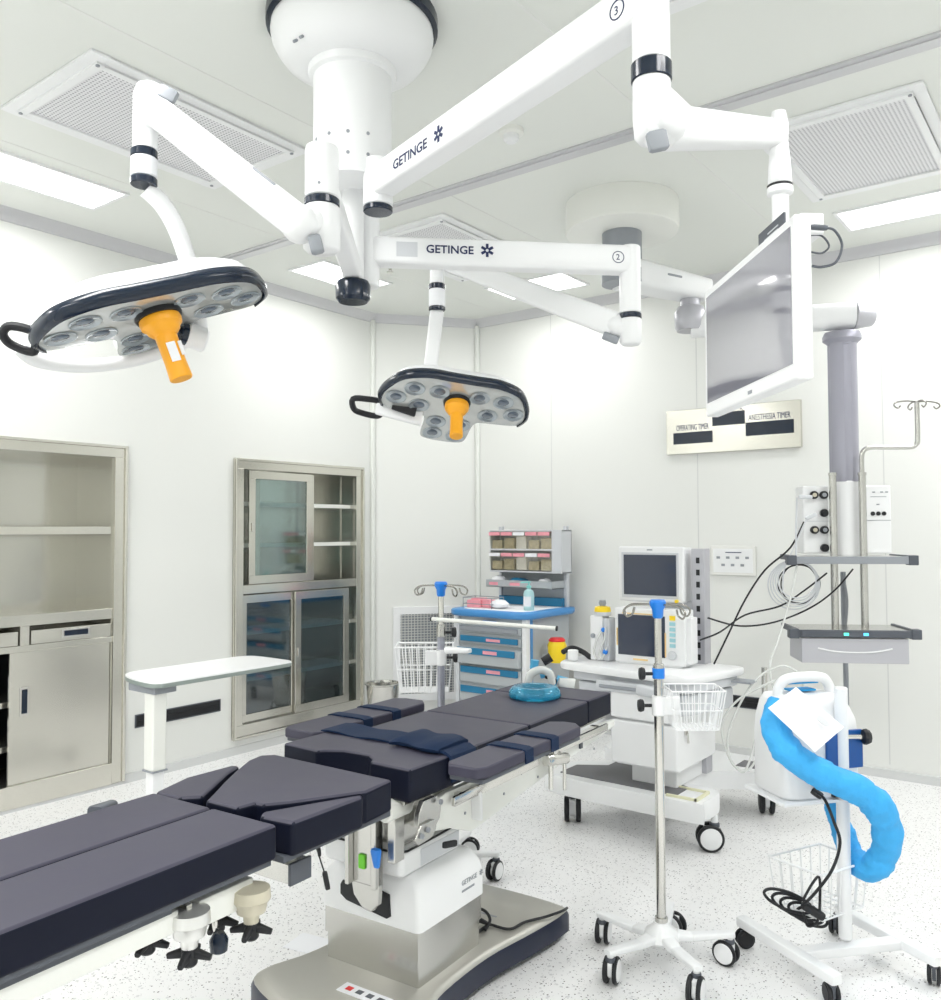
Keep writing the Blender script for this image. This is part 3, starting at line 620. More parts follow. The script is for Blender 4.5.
# screen box: corners fitted to the photograph
a_tr = at(794, 219, d=1.80); a_tl = at(704, 288, d=2.40)
mx = V((a_tl.x-a_tr.x, a_tl.y-a_tr.y, 0)); mw = mx.length; mx.normalize()
zt = (a_tr.z+a_tl.z)/2; mh = .352
nrm = V((mx.y, -mx.x, 0))
if nrm.dot(CAM-a_tr) < 0: nrm = -nrm
O = V((a_tr.x, a_tr.y, zt))
TM = Matrix(((mx.x, 0, nrm.x, O.x), (mx.y, 0, nrm.y, O.y), (0, 1, 0, O.z), (0, 0, 0, 1)))   # x along screen (away), y up, z out of glass
b = MB(TM); b.box(0, mw, -mh, 0, -.038, 0); mon = b.done('bezel', WHITEP, t, bevel=.007, seg=3, world=True)
b = MB(TM); b.box(.018, mw-.02, -mh+.036, -.022, -.002, .0012); b.done('screen', SCREENL, t, world=True, flat=True)
b = MB(TM); b.box(.05, mw-.05, -mh+.03, -.03, -.055, -.036); b.done('back_cover', WHITEP, t, bevel=.01, world=True)
b = MB(TM); b.box(mw*.42, mw*.46, -mh+.012, -mh+.02, 0, .0014); b.done('brand_mark', GREY, t, world=True)
b = MB(TM); b.box(.04, .17, -.03, .018, -.085, -.03); b.box(.16, .24, -.0, .03, -.07, -.03); mbk = b.done('mount_bracket', WHITEP, t, bevel=.006, world=True)
b = MB(TM); b.box(.11, .26, .006, .045, -.03, -.024); mpl = b.done('name_plate', DGREY, t, bevel=.002, world=True)
b = MB(TM); b.box(.14, .20, .024, .027, -.0245, -.0228); b.box(.14, .22, .016, .018, -.0245, -.0228); b.done('plate_mark', LGREY, mpl, world=True)
t = thing('monitor_cable', 'black looped cable plugged in behind the hanging monitor', 'cable', at(815, 235, d=1.8))
b = MB(); b.tube([at(822, 228, d=1.82), at(834, 230, d=1.82), at(842, 245, d=1.82), at(836, 262, d=1.82), at(822, 267, d=1.83), at(812, 266, d=1.84)], .0028, n=8); b.tube([at(811, 235, d=1.85), at(822, 236, d=1.85), at(829, 246, d=1.85), at(822, 253, d=1.85), at(811, 252, d=1.85)], .0022, n=8); b.done('cord', DGREY, t, world=True)
b = MB(); b.beam(at(811, 227, d=1.82), at(827, 228, d=1.82), .012, .011); b.done('plug', DGREY, t, world=True)

# ------------------------------------------------------------------ SUPPLY PENDANT
pc = V((-2.09, 4.12, 0)); t = SP = thing('supply_pendant', 'grey and white ceiling supply column with gas outlets and two shelves', 'medical pendant', (pc.x, pc.y, H))
b = MB(); b.lathe([(.298, 0), (.30, -.01), (.302, -.148), (.296, -.162), (.285, -.165), (.02, -.165)], n=56); b.done('canopy', CREAM, t)
b = MB(); b.lathe([(.105, -.12), (.105, -.20), (.105, -.36), (.11, -.365), (.11, -.44)], n=36); b.done('pivot', GREY, t)
b = MB(); g = at(632, 242, d=4.415); b.beam(g-V((0, 0, .03)), g+V((0, 0, .04)), .03, .02); b.done('green_marker', GREEN, t, world=True)
J1 = at(698, 291, d=4.8); J1z = 2.86
A0 = V((pc.x, pc.y, 2.88)); A1 = at(690, 286, d=4.82); A1.z = 2.86
b = MB(); b.beam(A0, A1+(A1-A0).normalized()*.10, .20, .15, .16, .12, rad=.22); aa = b.done('upper_arm', WHITEP, t, world=True)
b = MB(); b.beam(at(668, 274, d=4.55), at(682, 277, d=4.58), .004, .012); b.done('marking', GREY, aa, world=True)
b = MB(); b.lathe([(.075, 2.62), (.085, 2.64), (.09, 2.72), (.07, 2.755), (.055, 2.76), (.055, 2.81)], Matrix.Translation(V((A1.x, A1.y, 0)))); b.done('joint', SILVERP, t, world=True)
D = 4.6
Cc = at(843, 400, d=D); Cc.z = 0
B0 = V((A1.x, A1.y, 2.655)); B1 = at(856, 317, d=D); B1.z = 2.65
b = MB(); b.beam(B0, B1, .13, .145, rad=.45); b.done('lower_arm', WHITEP, t, world=True)
b = MB(); b.cyl(B1-RT*.02, at(873, 317, d=D), .074, .05, bev=.006, n=28); b.done('arm_cap', SILVERP, t, world=True)
b = MB(); TC = Matrix.Translation(Cc); b.lathe([(.09, 2.56), (.098, 2.54), (.098, 2.52), (.075, 2.50), (.074, 2.49)], TC, 32); b.done('collar', PURPLEG, t, world=True)
b = MB()
sec = []
for k2 in range(36):
    a = 2*PI*k2/36; r = .074-(.008 if k2 % 9 in (0, 1) else 0); sec.append((r*math.cos(a+.5), r*math.sin(a+.5)))
b.prism(sec, 1.75, 2.50, TC); b.done('column', PURPLEG, t, world=True, ang=25)
# service head in its own camera-facing frame
ph = YAW-math.radians(7)
TH = Matrix.Translation(V((Cc.x, Cc.y, 0))) @ Matrix.Rotation(ph, 4, 'Z')
def hb(): return MB(TH)
b = hb(); b.cyl((0, 0, 1.36), (0, 0, 1.76), .075, n=32, bev=.006); b.done('service_core', WHITEP, t, world=True)
b = hb(); b.box(-.235, -.10, -.06, .09, 1.375, 1.735); sh = b.done('gas_outlet_box', WHITEP, t, bevel=.01, world=True)
for i, (x, z) in enumerate(((-.178+.0*1, 1.685), (-.128, 1.685), (-.128, 1.59), (-.178, 1.50), (-.128, 1.50), (-.128, 1.405))):
    b = hb(); b.cyl((x, -.06, z), (x, -.085, z), .021, n=20, bev=.003); b.mi = 1; b.cyl((x, -.085, z), (x, -.09, z), .011, n=14); b.done('gas_outlet', [BLACK, (BEIGE, GREY, BLACK)[i % 3]], sh, world=True)
b = hb(); b.box(-.235, -.10, -.0615, -.058, 1.545, 1.548); b.done('seam', LGREY, sh, world=True)
b = hb(); b.box(.075, .215, -.06, .09, 1.375, 1.735); sh2 = b.done('socket_box', WHITEP, t, bevel=.01, world=True)
for x in (.12, .148, .176):
    b = hb(); b.cyl((x, -.06, 1.585), (x, -.066, 1.585), .011, n=14); b.done('socket', BLACK, sh2, world=True)
b = hb()
for x, z in ((.12, 1.695), (.16, 1.695), (.185, 1.695), (.14, 1.63)): b.box(x, x+.014, -.0625, -.06, z, z+.006)
b.box(.08, .21, -.0615, -.058, 1.548, 1.551); b.box(.11, .19, -.0615, -.058, 1.672, 1.675)
b.done('marking', GREY, sh2, world=True)
for x in (-.090, .058):
    b = hb(); b.cyl((x, -.10, .97), (x, -.10, 1.79), .019, n=20, bev=.002); b.cyl((x, -.10, 1.785), (x, -.10, 1.80), .0215, n=20); b.done('rail_tube', STEEL, t, world=True)
TS = TH @ Matrix.Translation(V((-.035, 0, 0)))
def shelf(z, fr, bk, drawer):
    def hb(): return MB(TS)
    b = hb(); b.box(-.28, .28, bk, fr, z-.012, z); s_ = b.done('shelf', STEEL if drawer else ALU, t, bevel=.003, world=True)
    b = hb(); b.box(-.275, .275, bk-.02, bk, z-.036, z+.002); b.done('front_rail', GREY if not drawer else DGREY, s_, bevel=.003, world=True)
    for sx in (-1, 1):
        b = hb(); b.box(sx*.296-.024, sx*.296+.024, bk-.024, bk+.03, z-.042, z+.008); b.box(sx*.283-.01, sx*.283+.01, bk+.03, fr, z-.02, z+.008); b.done('corner_block', DGREY, s_, bevel=.004, world=True)
    if drawer:
        b = hb(); b.box(-.26, .26, bk-.028, bk-.018, z-.032, z-.002); b.done('control_strip', DGREY, s_, bevel=.002, world=True)
        for x, mm in ((-.045, LEDG), (.05, LEDB)):
            b = hb(); b.box(x-.012, x+.012, bk-.0295, bk-.027, z-.024, z-.010); b.done('button', mm, s_, world=True)
        b = hb(); b.box(-.26, .26, bk-.012, fr-.05, z-.165, z-.04); dr = b.done('drawer', SILVERP, t, bevel=.003, world=True)
        b = hb(); b.tube([(-.18, bk-.013, z-.09), (-.1, bk-.016, z-.105), (0, bk-.017, z-.11), (.1, bk-.016, z-.105), (.18, bk-.013, z-.09)], .004, n=8); b.done('handle', WHITE, dr, world=True)
    b = hb(); b.box(-.085, .115, -.09, -.06, z-.03, z-.012); b.done('clamp', GREY, s_, world=True)
shelf(1.362, .06, -.20, False)
shelf(.99, .06, -.22, True)
b = hb(); b.cyl((.058, -.10, 1.79), (.058, -.10, 1.815), .012); b.tube([(.058, -.10, 1.80), (.058, -.10, 1.87), (.066, -.10, 1.91), (.10, -.10, 1.93), (.20, -.10, 1.93), (.30, -.10, 1.93), (.33, -.10, 1.945), (.338, -.10, 1.98), (.338, -.10, 2.17)], .0125, n=14, k=5)
iv = b.done('infusion_pole', STEEL, t, world=True)
for a in range(4):
    aa_ = a*PI/2+.25; d = V((math.cos(aa_), math.sin(aa_), 0)); c = V((.338, -.10, 2.165)); L = .115 if a % 2 == 0 else .06
    b = hb(); b.tube([c, c+d*L*.5+V((0, 0, .004)), c+d*L+V((0, 0, -.004)), c+d*(L+.014)+V((0, 0, -.02)), c+d*(L-.006)+V((0, 0, -.034)), c+d*(L-.022)+V((0, 0, -.022))], .0042, n=6); b.done('hook', HOOKM, iv, world=True)
t = thing('pendant_hose', 'thick dark hose hanging from the supply pendant down to the floor', 'hose', at(843, 600, d=4.6))
b = MB(); b.tube([at(843, 572, d=4.62), at(844, 620, d=4.64), at(846, 680, d=4.64), at(847, 740, d=4.66), at(848, 775, d=4.7), at(850, 790, z=.03), at(862, 800, z=.02)], .014, n=10); b.tube([at(842, 572, d=4.60), at(847, 600, d=4.6), at(845, 632, d=4.60)], .007, n=8); b.done('hose', GREY, t, world=True)
t = thing('coiled_cable', 'coiled grey cables hanging under the pendant outlets', 'cable', at(795, 580, d=4.45))
b = MB()
for i in range(5):
    r = 19+i*1.7; cx, cy = 797-i*.8, 580+i*1.2
    b.tube([at(cx+r*math.cos(a*.5236), cy+r*.95*math.sin(a*.5236), d=4.42+i*.008) for a in range(12)], .0035, n=6, k=4, closed=True)
b.tube([at(806, 520, d=4.45), at(795, 545, d=4.43), at(784, 570, d=4.42), at(783, 590, d=4.42)], .004, n=6); b.tube([at(797, 498, d=4.5), at(796, 530, d=4.45), at(796, 562, d=4.42)], .005, n=6)
b.done('coil', LGREY, t, world=True)
b = MB()
b.tube([at(827, 573, d=4.42), at(805, 590, d=4.43), at(780, 606, d=4.44), at(745, 615, d=4.45), at(720, 632, d=4.3), at(700, 640, d=4.24)], .0045, n=6)
b.tube([at(853, 569, d=4.42), at(835, 590, d=4.42), at(810, 608, d=4.44), at(775, 622, d=4.45), at(740, 626, d=4.4), at(708, 618, d=4.3)], .0045, n=6)
b.tube([at(804, 522, d=4.46), at(790, 548, d=4.45), at(765, 570, d=4.43), at(745, 600, d=4.40), at(728, 635, d=4.35), at(714, 664, d=4.3)], .005, n=6)
for i in range(2): b.tube([at(799+(21-i*3)*math.cos(a*.5236), 584+(19+i)*math.sin(a*.5236), d=4.50+i*.01) for a in range(12)], .0035, n=6, k=4, closed=True)
b.done('power_lead', BLACK, t, world=True)
b = MB(); b.beam(at(799, 497, d=4.47), at(812, 497, d=4.47), .02, .02); b.beam(at(806, 519, d=4.47), at(816, 514, d=4.47), .02, .02); b.done('connector', LGREY, t, world=True)
t = thing('clear_suction_tube', 'thin clear tubing looping from the pendant to the machine', 'tubing', at(775, 640, d=4.3))
b = MB(); b.tube([at(797, 565, d=4.42), at(790, 600, d=4.4), at(778, 640, d=4.35), at(770, 665, d=4.3), at(775, 690, d=4.25), at(795, 700, d=4.2), at(803, 680, d=4.2), at(785, 666, d=4.2), at(760, 676, d=4.2), at(742, 700, d=4.15), at(728, 735, d=4.15), at(732, 763, d=4.15), at(748, 770, d=4.15), at(760, 750, d=4.15), at(756, 738, d=4.15), at(750, 760, d=4.15), at(742, 772, d=4.15), at(728, 755, d=4.15), at(722, 725, d=4.15), at(738, 700, d=4.12), at(775, 680, d=4.1)], .0055, n=8); b.done('tubing', CLEAR, t, world=True)

# ------------------------------------------------------------------ casters
def caster(par, x, y, top, r, yaw, body=WHITEP, disc=WHITEP, stem=DGREY, w=.05, world=False, M=None):
    M = M or Matrix.Identity(4)
    T = M @ Matrix.Translation(V((x, y, 0))) @ Matrix.Rotation(yaw, 4, 'Z')
    off = r*.35
    b = MB(T); b.cyl((0, 0, r*1.9), (0, 0, top), r*.26, n=14); b.mi = 1
    b.lathe([(r*.34, r*1.75), (r*.38, r*1.82), (r*.38, r*2.05), (r*.3, r*2.12)], n=16)
    b.mi = 0; b.box(-off-r*.45, r*.35, -w*.17, w*.17, r*.75, r*1.8); b.cyl((-off, -w*.17, r), (-off, w*.17, r), r*.62, n=18)
    c = b.done('caster', [body, stem], par, bevel=.002)
    for s in (-1, 1):
        b = MB(T @ Matrix.Translation(V((-off, 0, r))) @ Matrix.Rotation(-s*PI/2, 4, 'X'))
        a0 = w*.2; b.lathe([(r*.55, a0), (r*.94, a0), (r, a0+.004), (r, w*.5-.004), (r*.93, w*.5), (r*.80, w*.5)], n=28)
        b.mi = 1; b.lathe([(r*.80, w*.5-.004), (r*.80, w*.5+.0005), (r*.74, w*.5+.003), (0, w*.5+.004)], n=28)
        b.done('wheel', [BLACK, disc], c)
    return c

# ------------------------------------------------------------------ OPERATING TABLE (local x across, y along to the head)
TA = math.radians(3.75)
t = OT = thing('operating_table', 'long operating table with dark padded sections on a steel pedestal', 'operating table', (-1.9, 2.2, 0), TA)
def pad(poly, z0, z1, name='pad', bev=.010, split=None):
    a = sum(poly[i-1][0]*poly[i][1]-poly[i][0]*poly[i-1][1] for i in range(len(poly)))
    if a < 0: poly = poly[::-1]
    b = MB(); n_ = len(poly)
    lo = [b.v((x, y, z0)) for x, y in poly]; hi = [b.v((x, y, z1)) for x, y in poly]
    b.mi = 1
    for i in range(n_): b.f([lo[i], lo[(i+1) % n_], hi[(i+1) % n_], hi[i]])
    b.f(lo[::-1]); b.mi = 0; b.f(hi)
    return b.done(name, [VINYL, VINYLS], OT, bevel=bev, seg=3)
def R4(x0, x1, y0, y1): return [(x0, y0), (x1, y0), (x1, y1), (x0, y1)]
pads = []
pad(R4(-.275, -.040, -2.05, -.82), .705, .79, 'leg_pad'); pad(R4(-.033, .20, -2.05, -.82), .705, .79, 'leg_pad')
rnd = lambda pts, k=3: [(p.x, p.y) for p in smooth_path([(x, y, 0) for x, y in pts], k, True)]
mid = [(-.29, -.355), (.20, -.375), (.21, -.50), (.10, -.68), (.055, -.735), (.028, -.735), (.02, -.79), (-.10, -.79), (-.145, -.72), (-.19, -.655), (-.25, -.56), (-.31, -.455), (-.325, -.39)]
pad(mid, .70, .79, 'lumbar_pad')
pad([(.075, -.755), (.10, -.785), (.205, -.775), (.215, -.52), (.195, -.50)], .695, .782, 'wedge_pad', .012)
pad([(-.30, -.80), (-.345, -.66), (-.335, -.50), (-.31, -.485), (-.275, -.56), (-.155, -.755), (-.20, -.80)], .72, .782, 'wedge_pad', .012)
seat = [(.205, -.30), (.215, .06), (-.335, .06), (-.345, -.27), (-.18, -.283), (-.165, -.265), (-.11, -.235), (-.01, -.232), (.03, -.262), (.045, -.292)]
pad(seat, .70, .80, 'seat_pad', .010)
pad([(-.27, .055), (.20, .055), (.20, .42), (-.27, .42)], .70, .795, 'back_pad', .010)
pad([(-.27, .423), (.20, .423), (.195, .925), (-.27, .925)], .70, .795, 'back_pad', .010)
pad(R4(-.27, .19, .935, 1.165), .70, .795, 'head_pad', .010)
# under-frames
b = MB(); b.box(-.26, .19, -2.03, -.83, .692, .706); b.box(-.24, .17, -2.03, -1.1, .672, .692); b.done('leg_plate', DGREY, t, bevel=.002)
b = MB(); b.box(.10, .165, -2.0, -1.08, .625, .672); b.box(.10, .16, -1.02, -.86, .605, .668); b.box(-.22, -.16, -2.0, -1.08, .625, .672); b.done('side_rail', CREAM, t, bevel=.003)
b = MB(); b.box(.098, .168, -1.06, -1.045, .60, .675); b.done('rail_end', CHROME, t, bevel=.002)
def clamp_knob(x, y, z, m=BEIGE):
    b = MB(); T = Matrix.Translation(V((x, y, 0))); b.lathe([(.02, z+.08), (.044, z+.075), (.046, z+.05), (.038, z+.04), (.034, z+.02), (.02, z+.015), (.018, z-.005)], T, 24); c = b.done('clamp', m, t)
    b = MB(T)
    b.lathe([(.014, z-.045), (.018, z-.04), (.018, z)], n=14)
    for k2 in range(4):
        a = k2*PI/2+.5; d = V((math.cos(a), math.sin(a), 0)); b.beam(d*.008+V((0, 0, z-.016)), d*.05+V((0, 0, z-.026)), .02, .022, .014, .014)
    b.done('star_knob', BLACK, c)
clamp_knob(.165, -1.05, .585, ALU); clamp_knob(.17, -.875, .575); clamp_knob(.03, -1.06, .58, ALU); clamp_knob(.08, -.90, .58)
b = MB(); b.beam((.14, -.96, .60), (.14, -.955, .572), .012, .012); b.done('lever_pin', CHROME, t)
b = MB(); b.lathe([(.006, .522), (.02, .53), (.022, .555), (.012, .572)], Matrix.Translation(V((.15, -.955, 0))), 12); b.done('blue_knob', NAVY, t)
b = MB(); b.box(-.12, .145, -.725, -.655, .60, .65); b.mi = 1; b.box(.142, .152, -.728, -.652, .597, .653); b.done('cross_bar', [STEEL, DGREY], t, bevel=.002)
b = MB()
for x, y in ((.10, -.675), (.10, -.71), (-.1, -.69)): b.cyl((x, y, .645), (x, y, .70), .014, n=14)
b.done('bolt', CREAM, t)
b = MB(); b.box(-.25, .19, -.79, -.37, .683, .70); b.done('lumbar_plate', DGREY, t, bevel=.002)
b = MB(); b.box(-.29, .17, -.28, 1.15, .685, .70); b.done('back_plate', STEEL, t, bevel=.002)
b = MB(); b.beam((-.30, -.98, .775), (-.34, -.90, .765), .05, .03, .03, .03, rad=.4); b.done('rail_clamp', DGREY, t)
# side frames, tapering towards the head
for x, nm in ((.19, 1), (-.31, -1)):
    prof = [(-.24, .60), (-.20, .675), (-.12, .69), (1.05, .685), (1.15, .68), (1.15, .655), (.95, .63), (.60, .60), (.20, .55), (.02, .53), (-.10, .575)]
    b = MB(); T = frame((x, 0, 0), (0, 1, 0), (0, 0, 1)); b.prism(prof, 0, .022, T); sf = b.done('side_frame', CREAM if nm > 0 else STEEL, t, bevel=.003)
    for i in range(9):
        y = -.02+i*.12; b = MB(); b.cyl((x+.021, y, .64 if i % 2 else .60), (x+.024, y, .64 if i % 2 else .60), .005, n=8)
        if nm > 0: b.done('screw', GREY, sf)
        else: b.bm.free()
b = MB(); b.beam((.235, -.12, .665), (.235, .42, .668), .012, .03, rad=.2); b.box(.21, .23, -.08, -.06, .65, .68); b.box(.21, .23, .38, .40, .65, .68); b.done('accessory_rail', CHROME, t)
b = MB(); b.beam((.235, .56, .678), (.235, 1.02, .678), .012, .03, rad=.2); b.box(.19, .235, .60, .62, .665, .69); b.box(.19, .235, .95, .97, .665, .69); b.done('accessory_rail', CHROME, t)
# hinge plate, motor links
b = MB(); T = frame((.205, 0, 0), (0, 1, 0), (0, 0, 1)); pr = [(-.285, .63), (-.28, .67), (-.255, .70), (-.19, .70), (-.165, .675), (-.175, .63), (-.20, .61)]
b.prism(pr, 0, .02, T); b.prism([(-.315, .605), (-.28, .64), (-.215, .64), (-.205, .615), (-.225, .59), (-.295, .585)], .02, .03, T); hp = b.done('hinge_plate', STEEL, t, bevel=.003)
for y, z in ((-.285, .61), (-.255, .62), (-.19, .685)):
    b = MB(); b.cyl((.236, y, z), (.242, y, z), .008, n=12); b.done('pin', GREY, hp)
b = MB(); b.cyl((.13, -.33, .672), (.13, -.22, .672), .032, n=24, bev=.006); b.done('hinge_drum', CREAM, t)
b = MB(); b.beam((.212, -.14, .535), (.226, -.09, .53), .012, .02); b.done('release_lever', BLACK, t)
b = MB(); b.beam((.23, .02, .66), (.23, .025, .57), .04, .012); b.mi = 1; b.beam((.228, -.0, .665), (.228, .045, .66), .012, .016); b.done('rail_lock', [WHITEP, BLACK], t)
# column head
b = MB(); b.box(-.20, .125, -.235, .09, .44, .525); ch = b.done('column_head', WHITE, t, bevel=.02, seg=3)
b = MB(); b.box(.124, .1265, -.14, .07, .455, .505); b.done('warning_label', LGREY, ch)
b = MB(); b.tube([(.128, -.21, .522), (.128, -.05, .524), (.128, .08, .528)], .004, n=6, raw=True); b.tube([(-.15, -.238, .520), (.08, -.238, .520), (.115, -.232, .521), (.128, -.21, .522)], .004, n=6, raw=True); b.done('seal_cord', BLACK, ch)
b = MB(); b.box(-.17, .10, -.20, .05, .523, .60); b.box(-.22, .16, -.12, .0, .56, .69); b.done('tilt_block', STEEL, t, bevel=.01)
# link plates at the foot end of the column
LX = .075
b = MB(); b.box(LX-.115, LX-.10, -.31, -.27, .42, .68); b.box(LX-.02, LX-.002, -.30, -.26, .42, .68); b.box(LX-.10, LX-.002, -.285, -.262, .42, .64); b.box(LX+.02, LX+.05, -.27, -.22, .50, .69)
b.prism([(LX-.11, .43), (LX-.0, .43), (LX-.005, .37), (LX-.03, .345), (LX-.065, .35), (LX-.10, .385)], .262, .285, frame((0, 0, 0), (1, 0, 0), (0, 0, 1))); lk = b.done('link_plate', STEEL, t, bevel=.004)
b = MB(); b.box(LX-.075, LX-.05, -.293, -.284, .47, .515); b.done('green_mark', LIME, lk, bevel=.004)
b = MB(); b.beam((LX+.01, -.31, .55), (LX+.01, -.305, .495), .034, .02, .02, .014); b.done('blue_lever', BLUE, lk)
# pedestal cover and steel column
b = MB()
def rr(x0, x1, y0, y1, z, r=.02, n=4):
    o = []
    for cx, cy, a0 in ((x1-r, y1-r, 0), (x0+r, y1-r, PI/2), (x0+r, y0+r, PI), (x1-r, y0+r, 1.5*PI)):
        for k2 in range(n): a = a0+PI/2*k2/(n-1); o.append((cx+r*math.cos(a), cy+r*math.sin(a), z))
    return o
b.rings([rr(-.222, .178, -.218, .15, .285), rr(-.222, .178, -.218, .15, .365), rr(-.215, .17, -.21, .145, .395), rr(-.19, .145, -.19, .13, .43), rr(-.16, .12, -.17, .11, .442)])
pcv = b.done('pedestal_cover', WHITE, t, ang=40)
b = MB(); b.prism([(-.135, .37), (-.125, .385), (-.08, .385), (-.06, .36), (.02, .36), (.035, .385), (.065, .38), (.07, .315), (.055, .305), (-.11, .325), (-.135, .34)], .2175, .2215, frame((0, 0, 0), (1, 0, 0), (0, 0, 1))); b.done('cover_recess', BLACK, pcv)
lettering('GETINGE', .022, (.1788, .01, .352), (0, 1, 0), (0, 0, 1), GREY, pcv, world=False)
b = MB(); asterisk(b, (.179, .125, .360), (0, 1, 0), (0, 0, 1), .010); b.done('emblem', GREY, pcv)
b = MB(); b.box(.178, .179, .012, .085, .330, .337); b.done('marking', GREY, pcv)
b = MB(); b.rings([rr(-.213, .17, -.211, .143, .20, .006), rr(-.213, .17, -.211, .143, .29, .006)]); b.rings([rr(-.207, .165, -.205, .137, .115, .006), rr(-.207, .165, -.205, .137, .20, .006)]); b.done('pedestal_column', STEEL, t, ang=25)
# floor base
base = [(-.34, -.36), (-.30, -.44), (-.05, -.52), (.20, -.58), (.26, -.54), (.25, -.28), (.225, -.15), (.225, .10), (.265, .34), (.285, .52), (.25, .575), (-.02, .585), (-.30, .56), (-.335, .46), (-.30, .2), (-.28, -.10), (-.30, -.24)]
bs = rnd(base, 4)
b = MB(); b.rings([[(x, y, .028) for x, y in bs], [(x, y, .085) for x, y in bs], [(x*.985, y*.99, .10) for x, y in bs]]); fb = b.done('floor_base', mat('base_navy', (.009, .014, .036), .32, coat=.1), t, ang=45)
b = MB(); b.rings([[(x*.985, y*.99, .099) for x, y in bs], [(x*.97, y*.98, .108) for x, y in bs], [(x*.90, y*.94, .117) for x, y in bs]]); b.done('base_top', BASESTEEL, t, ang=45)
for x, y in ((-.25, -.42), (.2, -.44), (.22, .52), (-.25, .5)):
    b = MB(); b.cyl((x, y, 0), (x, y, .04), .035, n=18); b.done('base_foot', DGREY, fb)
b = MB(); b.box(-.04, .14, -.345, -.295, .1165, .1195); dl = b.done('base_label', PAPER, t)
for i, x in enumerate((-.02, .02, .06, .10)):
    b = MB(); b.box(x, x+.022, -.33, -.31, .1195, .1203); b.done('pictogram', RED if i == 0 else DGREY, dl)
b = MB(); b.box(.0, .11, .33, .338, .1165, .1185); b.done('base_mark', GREY, t)
# armboards
def armboard(x0, x1, y0, y1, z, sx):
    cut = .045
    poly_ = [(x0, y0+.03), (x0+.02, y0), (x1-.02, y0), (x1, y0+.03), (x1, y1-cut), (x1-.04, y1), (x0+.05, y1), (x0, y1-.03)]
    b = MB(); lo = poly_
    b.prism(poly_, z-.034, z)
    ab = b.done('armboard_pad', VINYL, OT, bevel=.007, seg=3)
    b = MB(); b.box(x0+.01, x1-.01, y0+.02, y1-.03, z-.05, z-.036); b.done('armboard_plate', DGREY, ab, bevel=.003)
    for y in (y0+.27, y0+.44):
        b = MB(); prof_ = [(x0-.005, z-.034), (x0-.004, z+.001), (x0+.012, z+.005), ((x0+x1)/2, z+.006), (x1-.012, z+.005), (x1+.004, z+.001), (x1+.005, z-.04), (x1+.001, z-.04), (x1-.001, z-.004), (x1-.015, z+.001), (x0+.015, z+.001), (x0-.001, z-.004), (x0-.001, z-.034)]; b.rings([[(px, yy, pz) for px, pz in prof_] for yy in (y-.024, y+.024)])
        b.done('armboard_strap', STRAP, ab, ang=50)
    return ab
armboard(.295, .43, -.26, .42, .825, 1)
armboard(-.51, -.335, -.12, .55, .803, -1)
b = MB(); b.beam((.21, .02, .70), (.35, .03, .75), .05, .02); b.beam((.215, -.02, .715), (.215, .05, .735), .02, .03); b.beam((-.32, .1, .70), (-.42, .12, .745), .05, .02); b.done('armboard_bracket', CREAM, t)
# clamp with twin rods under the head end
b = MB(); b.cyl((.245, .50, .55), (.245, .50, .65), .009, n=12); b.cyl((.26, .58, .53), (.26, .58, .64), .007, n=12); b.beam((.24, .47, .66), (.26, .60, .645), .035, .04); b.beam((.245, .53, .66), (.245, .535, .715), .02, .03); b.done('rail_clamp', CHROME, t)
b = MB(); b.box(.20, .225, .56, .59, .625, .655); b.box(.20, .22, .80, .82, .63, .655); b.done('rail_stop', DGREY, t)
OTM = WM[OT.name]
def TL(x, y, z): return OTM @ V((x, y, z))
# folded body strap lying across
o = thing('body_strap', 'folded navy webbing strap lying across the operating table seat', 'strap', TL(-.05, 0, .80), TA)
M_ = Matrix.Translation(V((.05, 0, -.80)))
b = MB(M_)
def sheet(x0, x1, ya, yb, z, th=.006, sag=0):
    n_ = 10; rs = []
    for i in range(n_+1):
        x = x0+(x1-x0)*i/n_; dz = .003*math.sin(i*1.3); dy = .004*math.sin(i*.9)
        rs.append([(x, ya+dy, z+dz), (x, yb+dy, z+dz), (x, yb+dy, z+dz+th), (x, ya+dy, z+dz+th)])
    b.rings(rs)
sheet(-.35, .05, -.085, .045, .801)
sheet(-.35, -.34, -.085, .045, .75, .05)
b.done('flat_webbing', STRAP, o, ang=50)
b = MB(M_)
rs = []
for i in range(13):
    x = -.02+.20*i/12; h = .022+.003*math.sin(i*.8); w0 = -.115+.012*math.sin(i*.5); w1 = .05+.006*math.sin(i); e_ = .7 if i in (0, 12) else 1
    rs.append([(x, w0, .806), (x, w0-.004, .806+h*.45*e_), (x, w0+.01, .806+h*.85*e_), (x, (w0+w1)/2, .806+h*(1.0+.05*math.sin(i*1.7))*e_), (x, w1-.012, .806+h*.95*e_), (x, w1+.003, .806+h*.5*e_), (x, w1, .806)])
b.rings(rs); b.done('folded_bundle', STRAP, o, ang=60)
b = MB(M_); rs = []
for x, z in ((.14, .812), (.20, .812), (.222, .80), (.228, .76), (.226, .72), (.22, .72), (.221, .76), (.214, .795), (.19, .804), (.14, .804)): rs.append([(x, -.11, z), (x, .03, z-.001)])
b2 = b; va = [b.v(r[0]) for r in rs]; vb = [b.v(r[1]) for r in rs]
for i in range(len(rs)): b.f([va[i], va[(i+1) % len(rs)], vb[(i+1) % len(rs)], vb[i]])
b.f(va[::-1]); b.f(vb); b.done('hanging_tail', STRAP, o, ang=50)
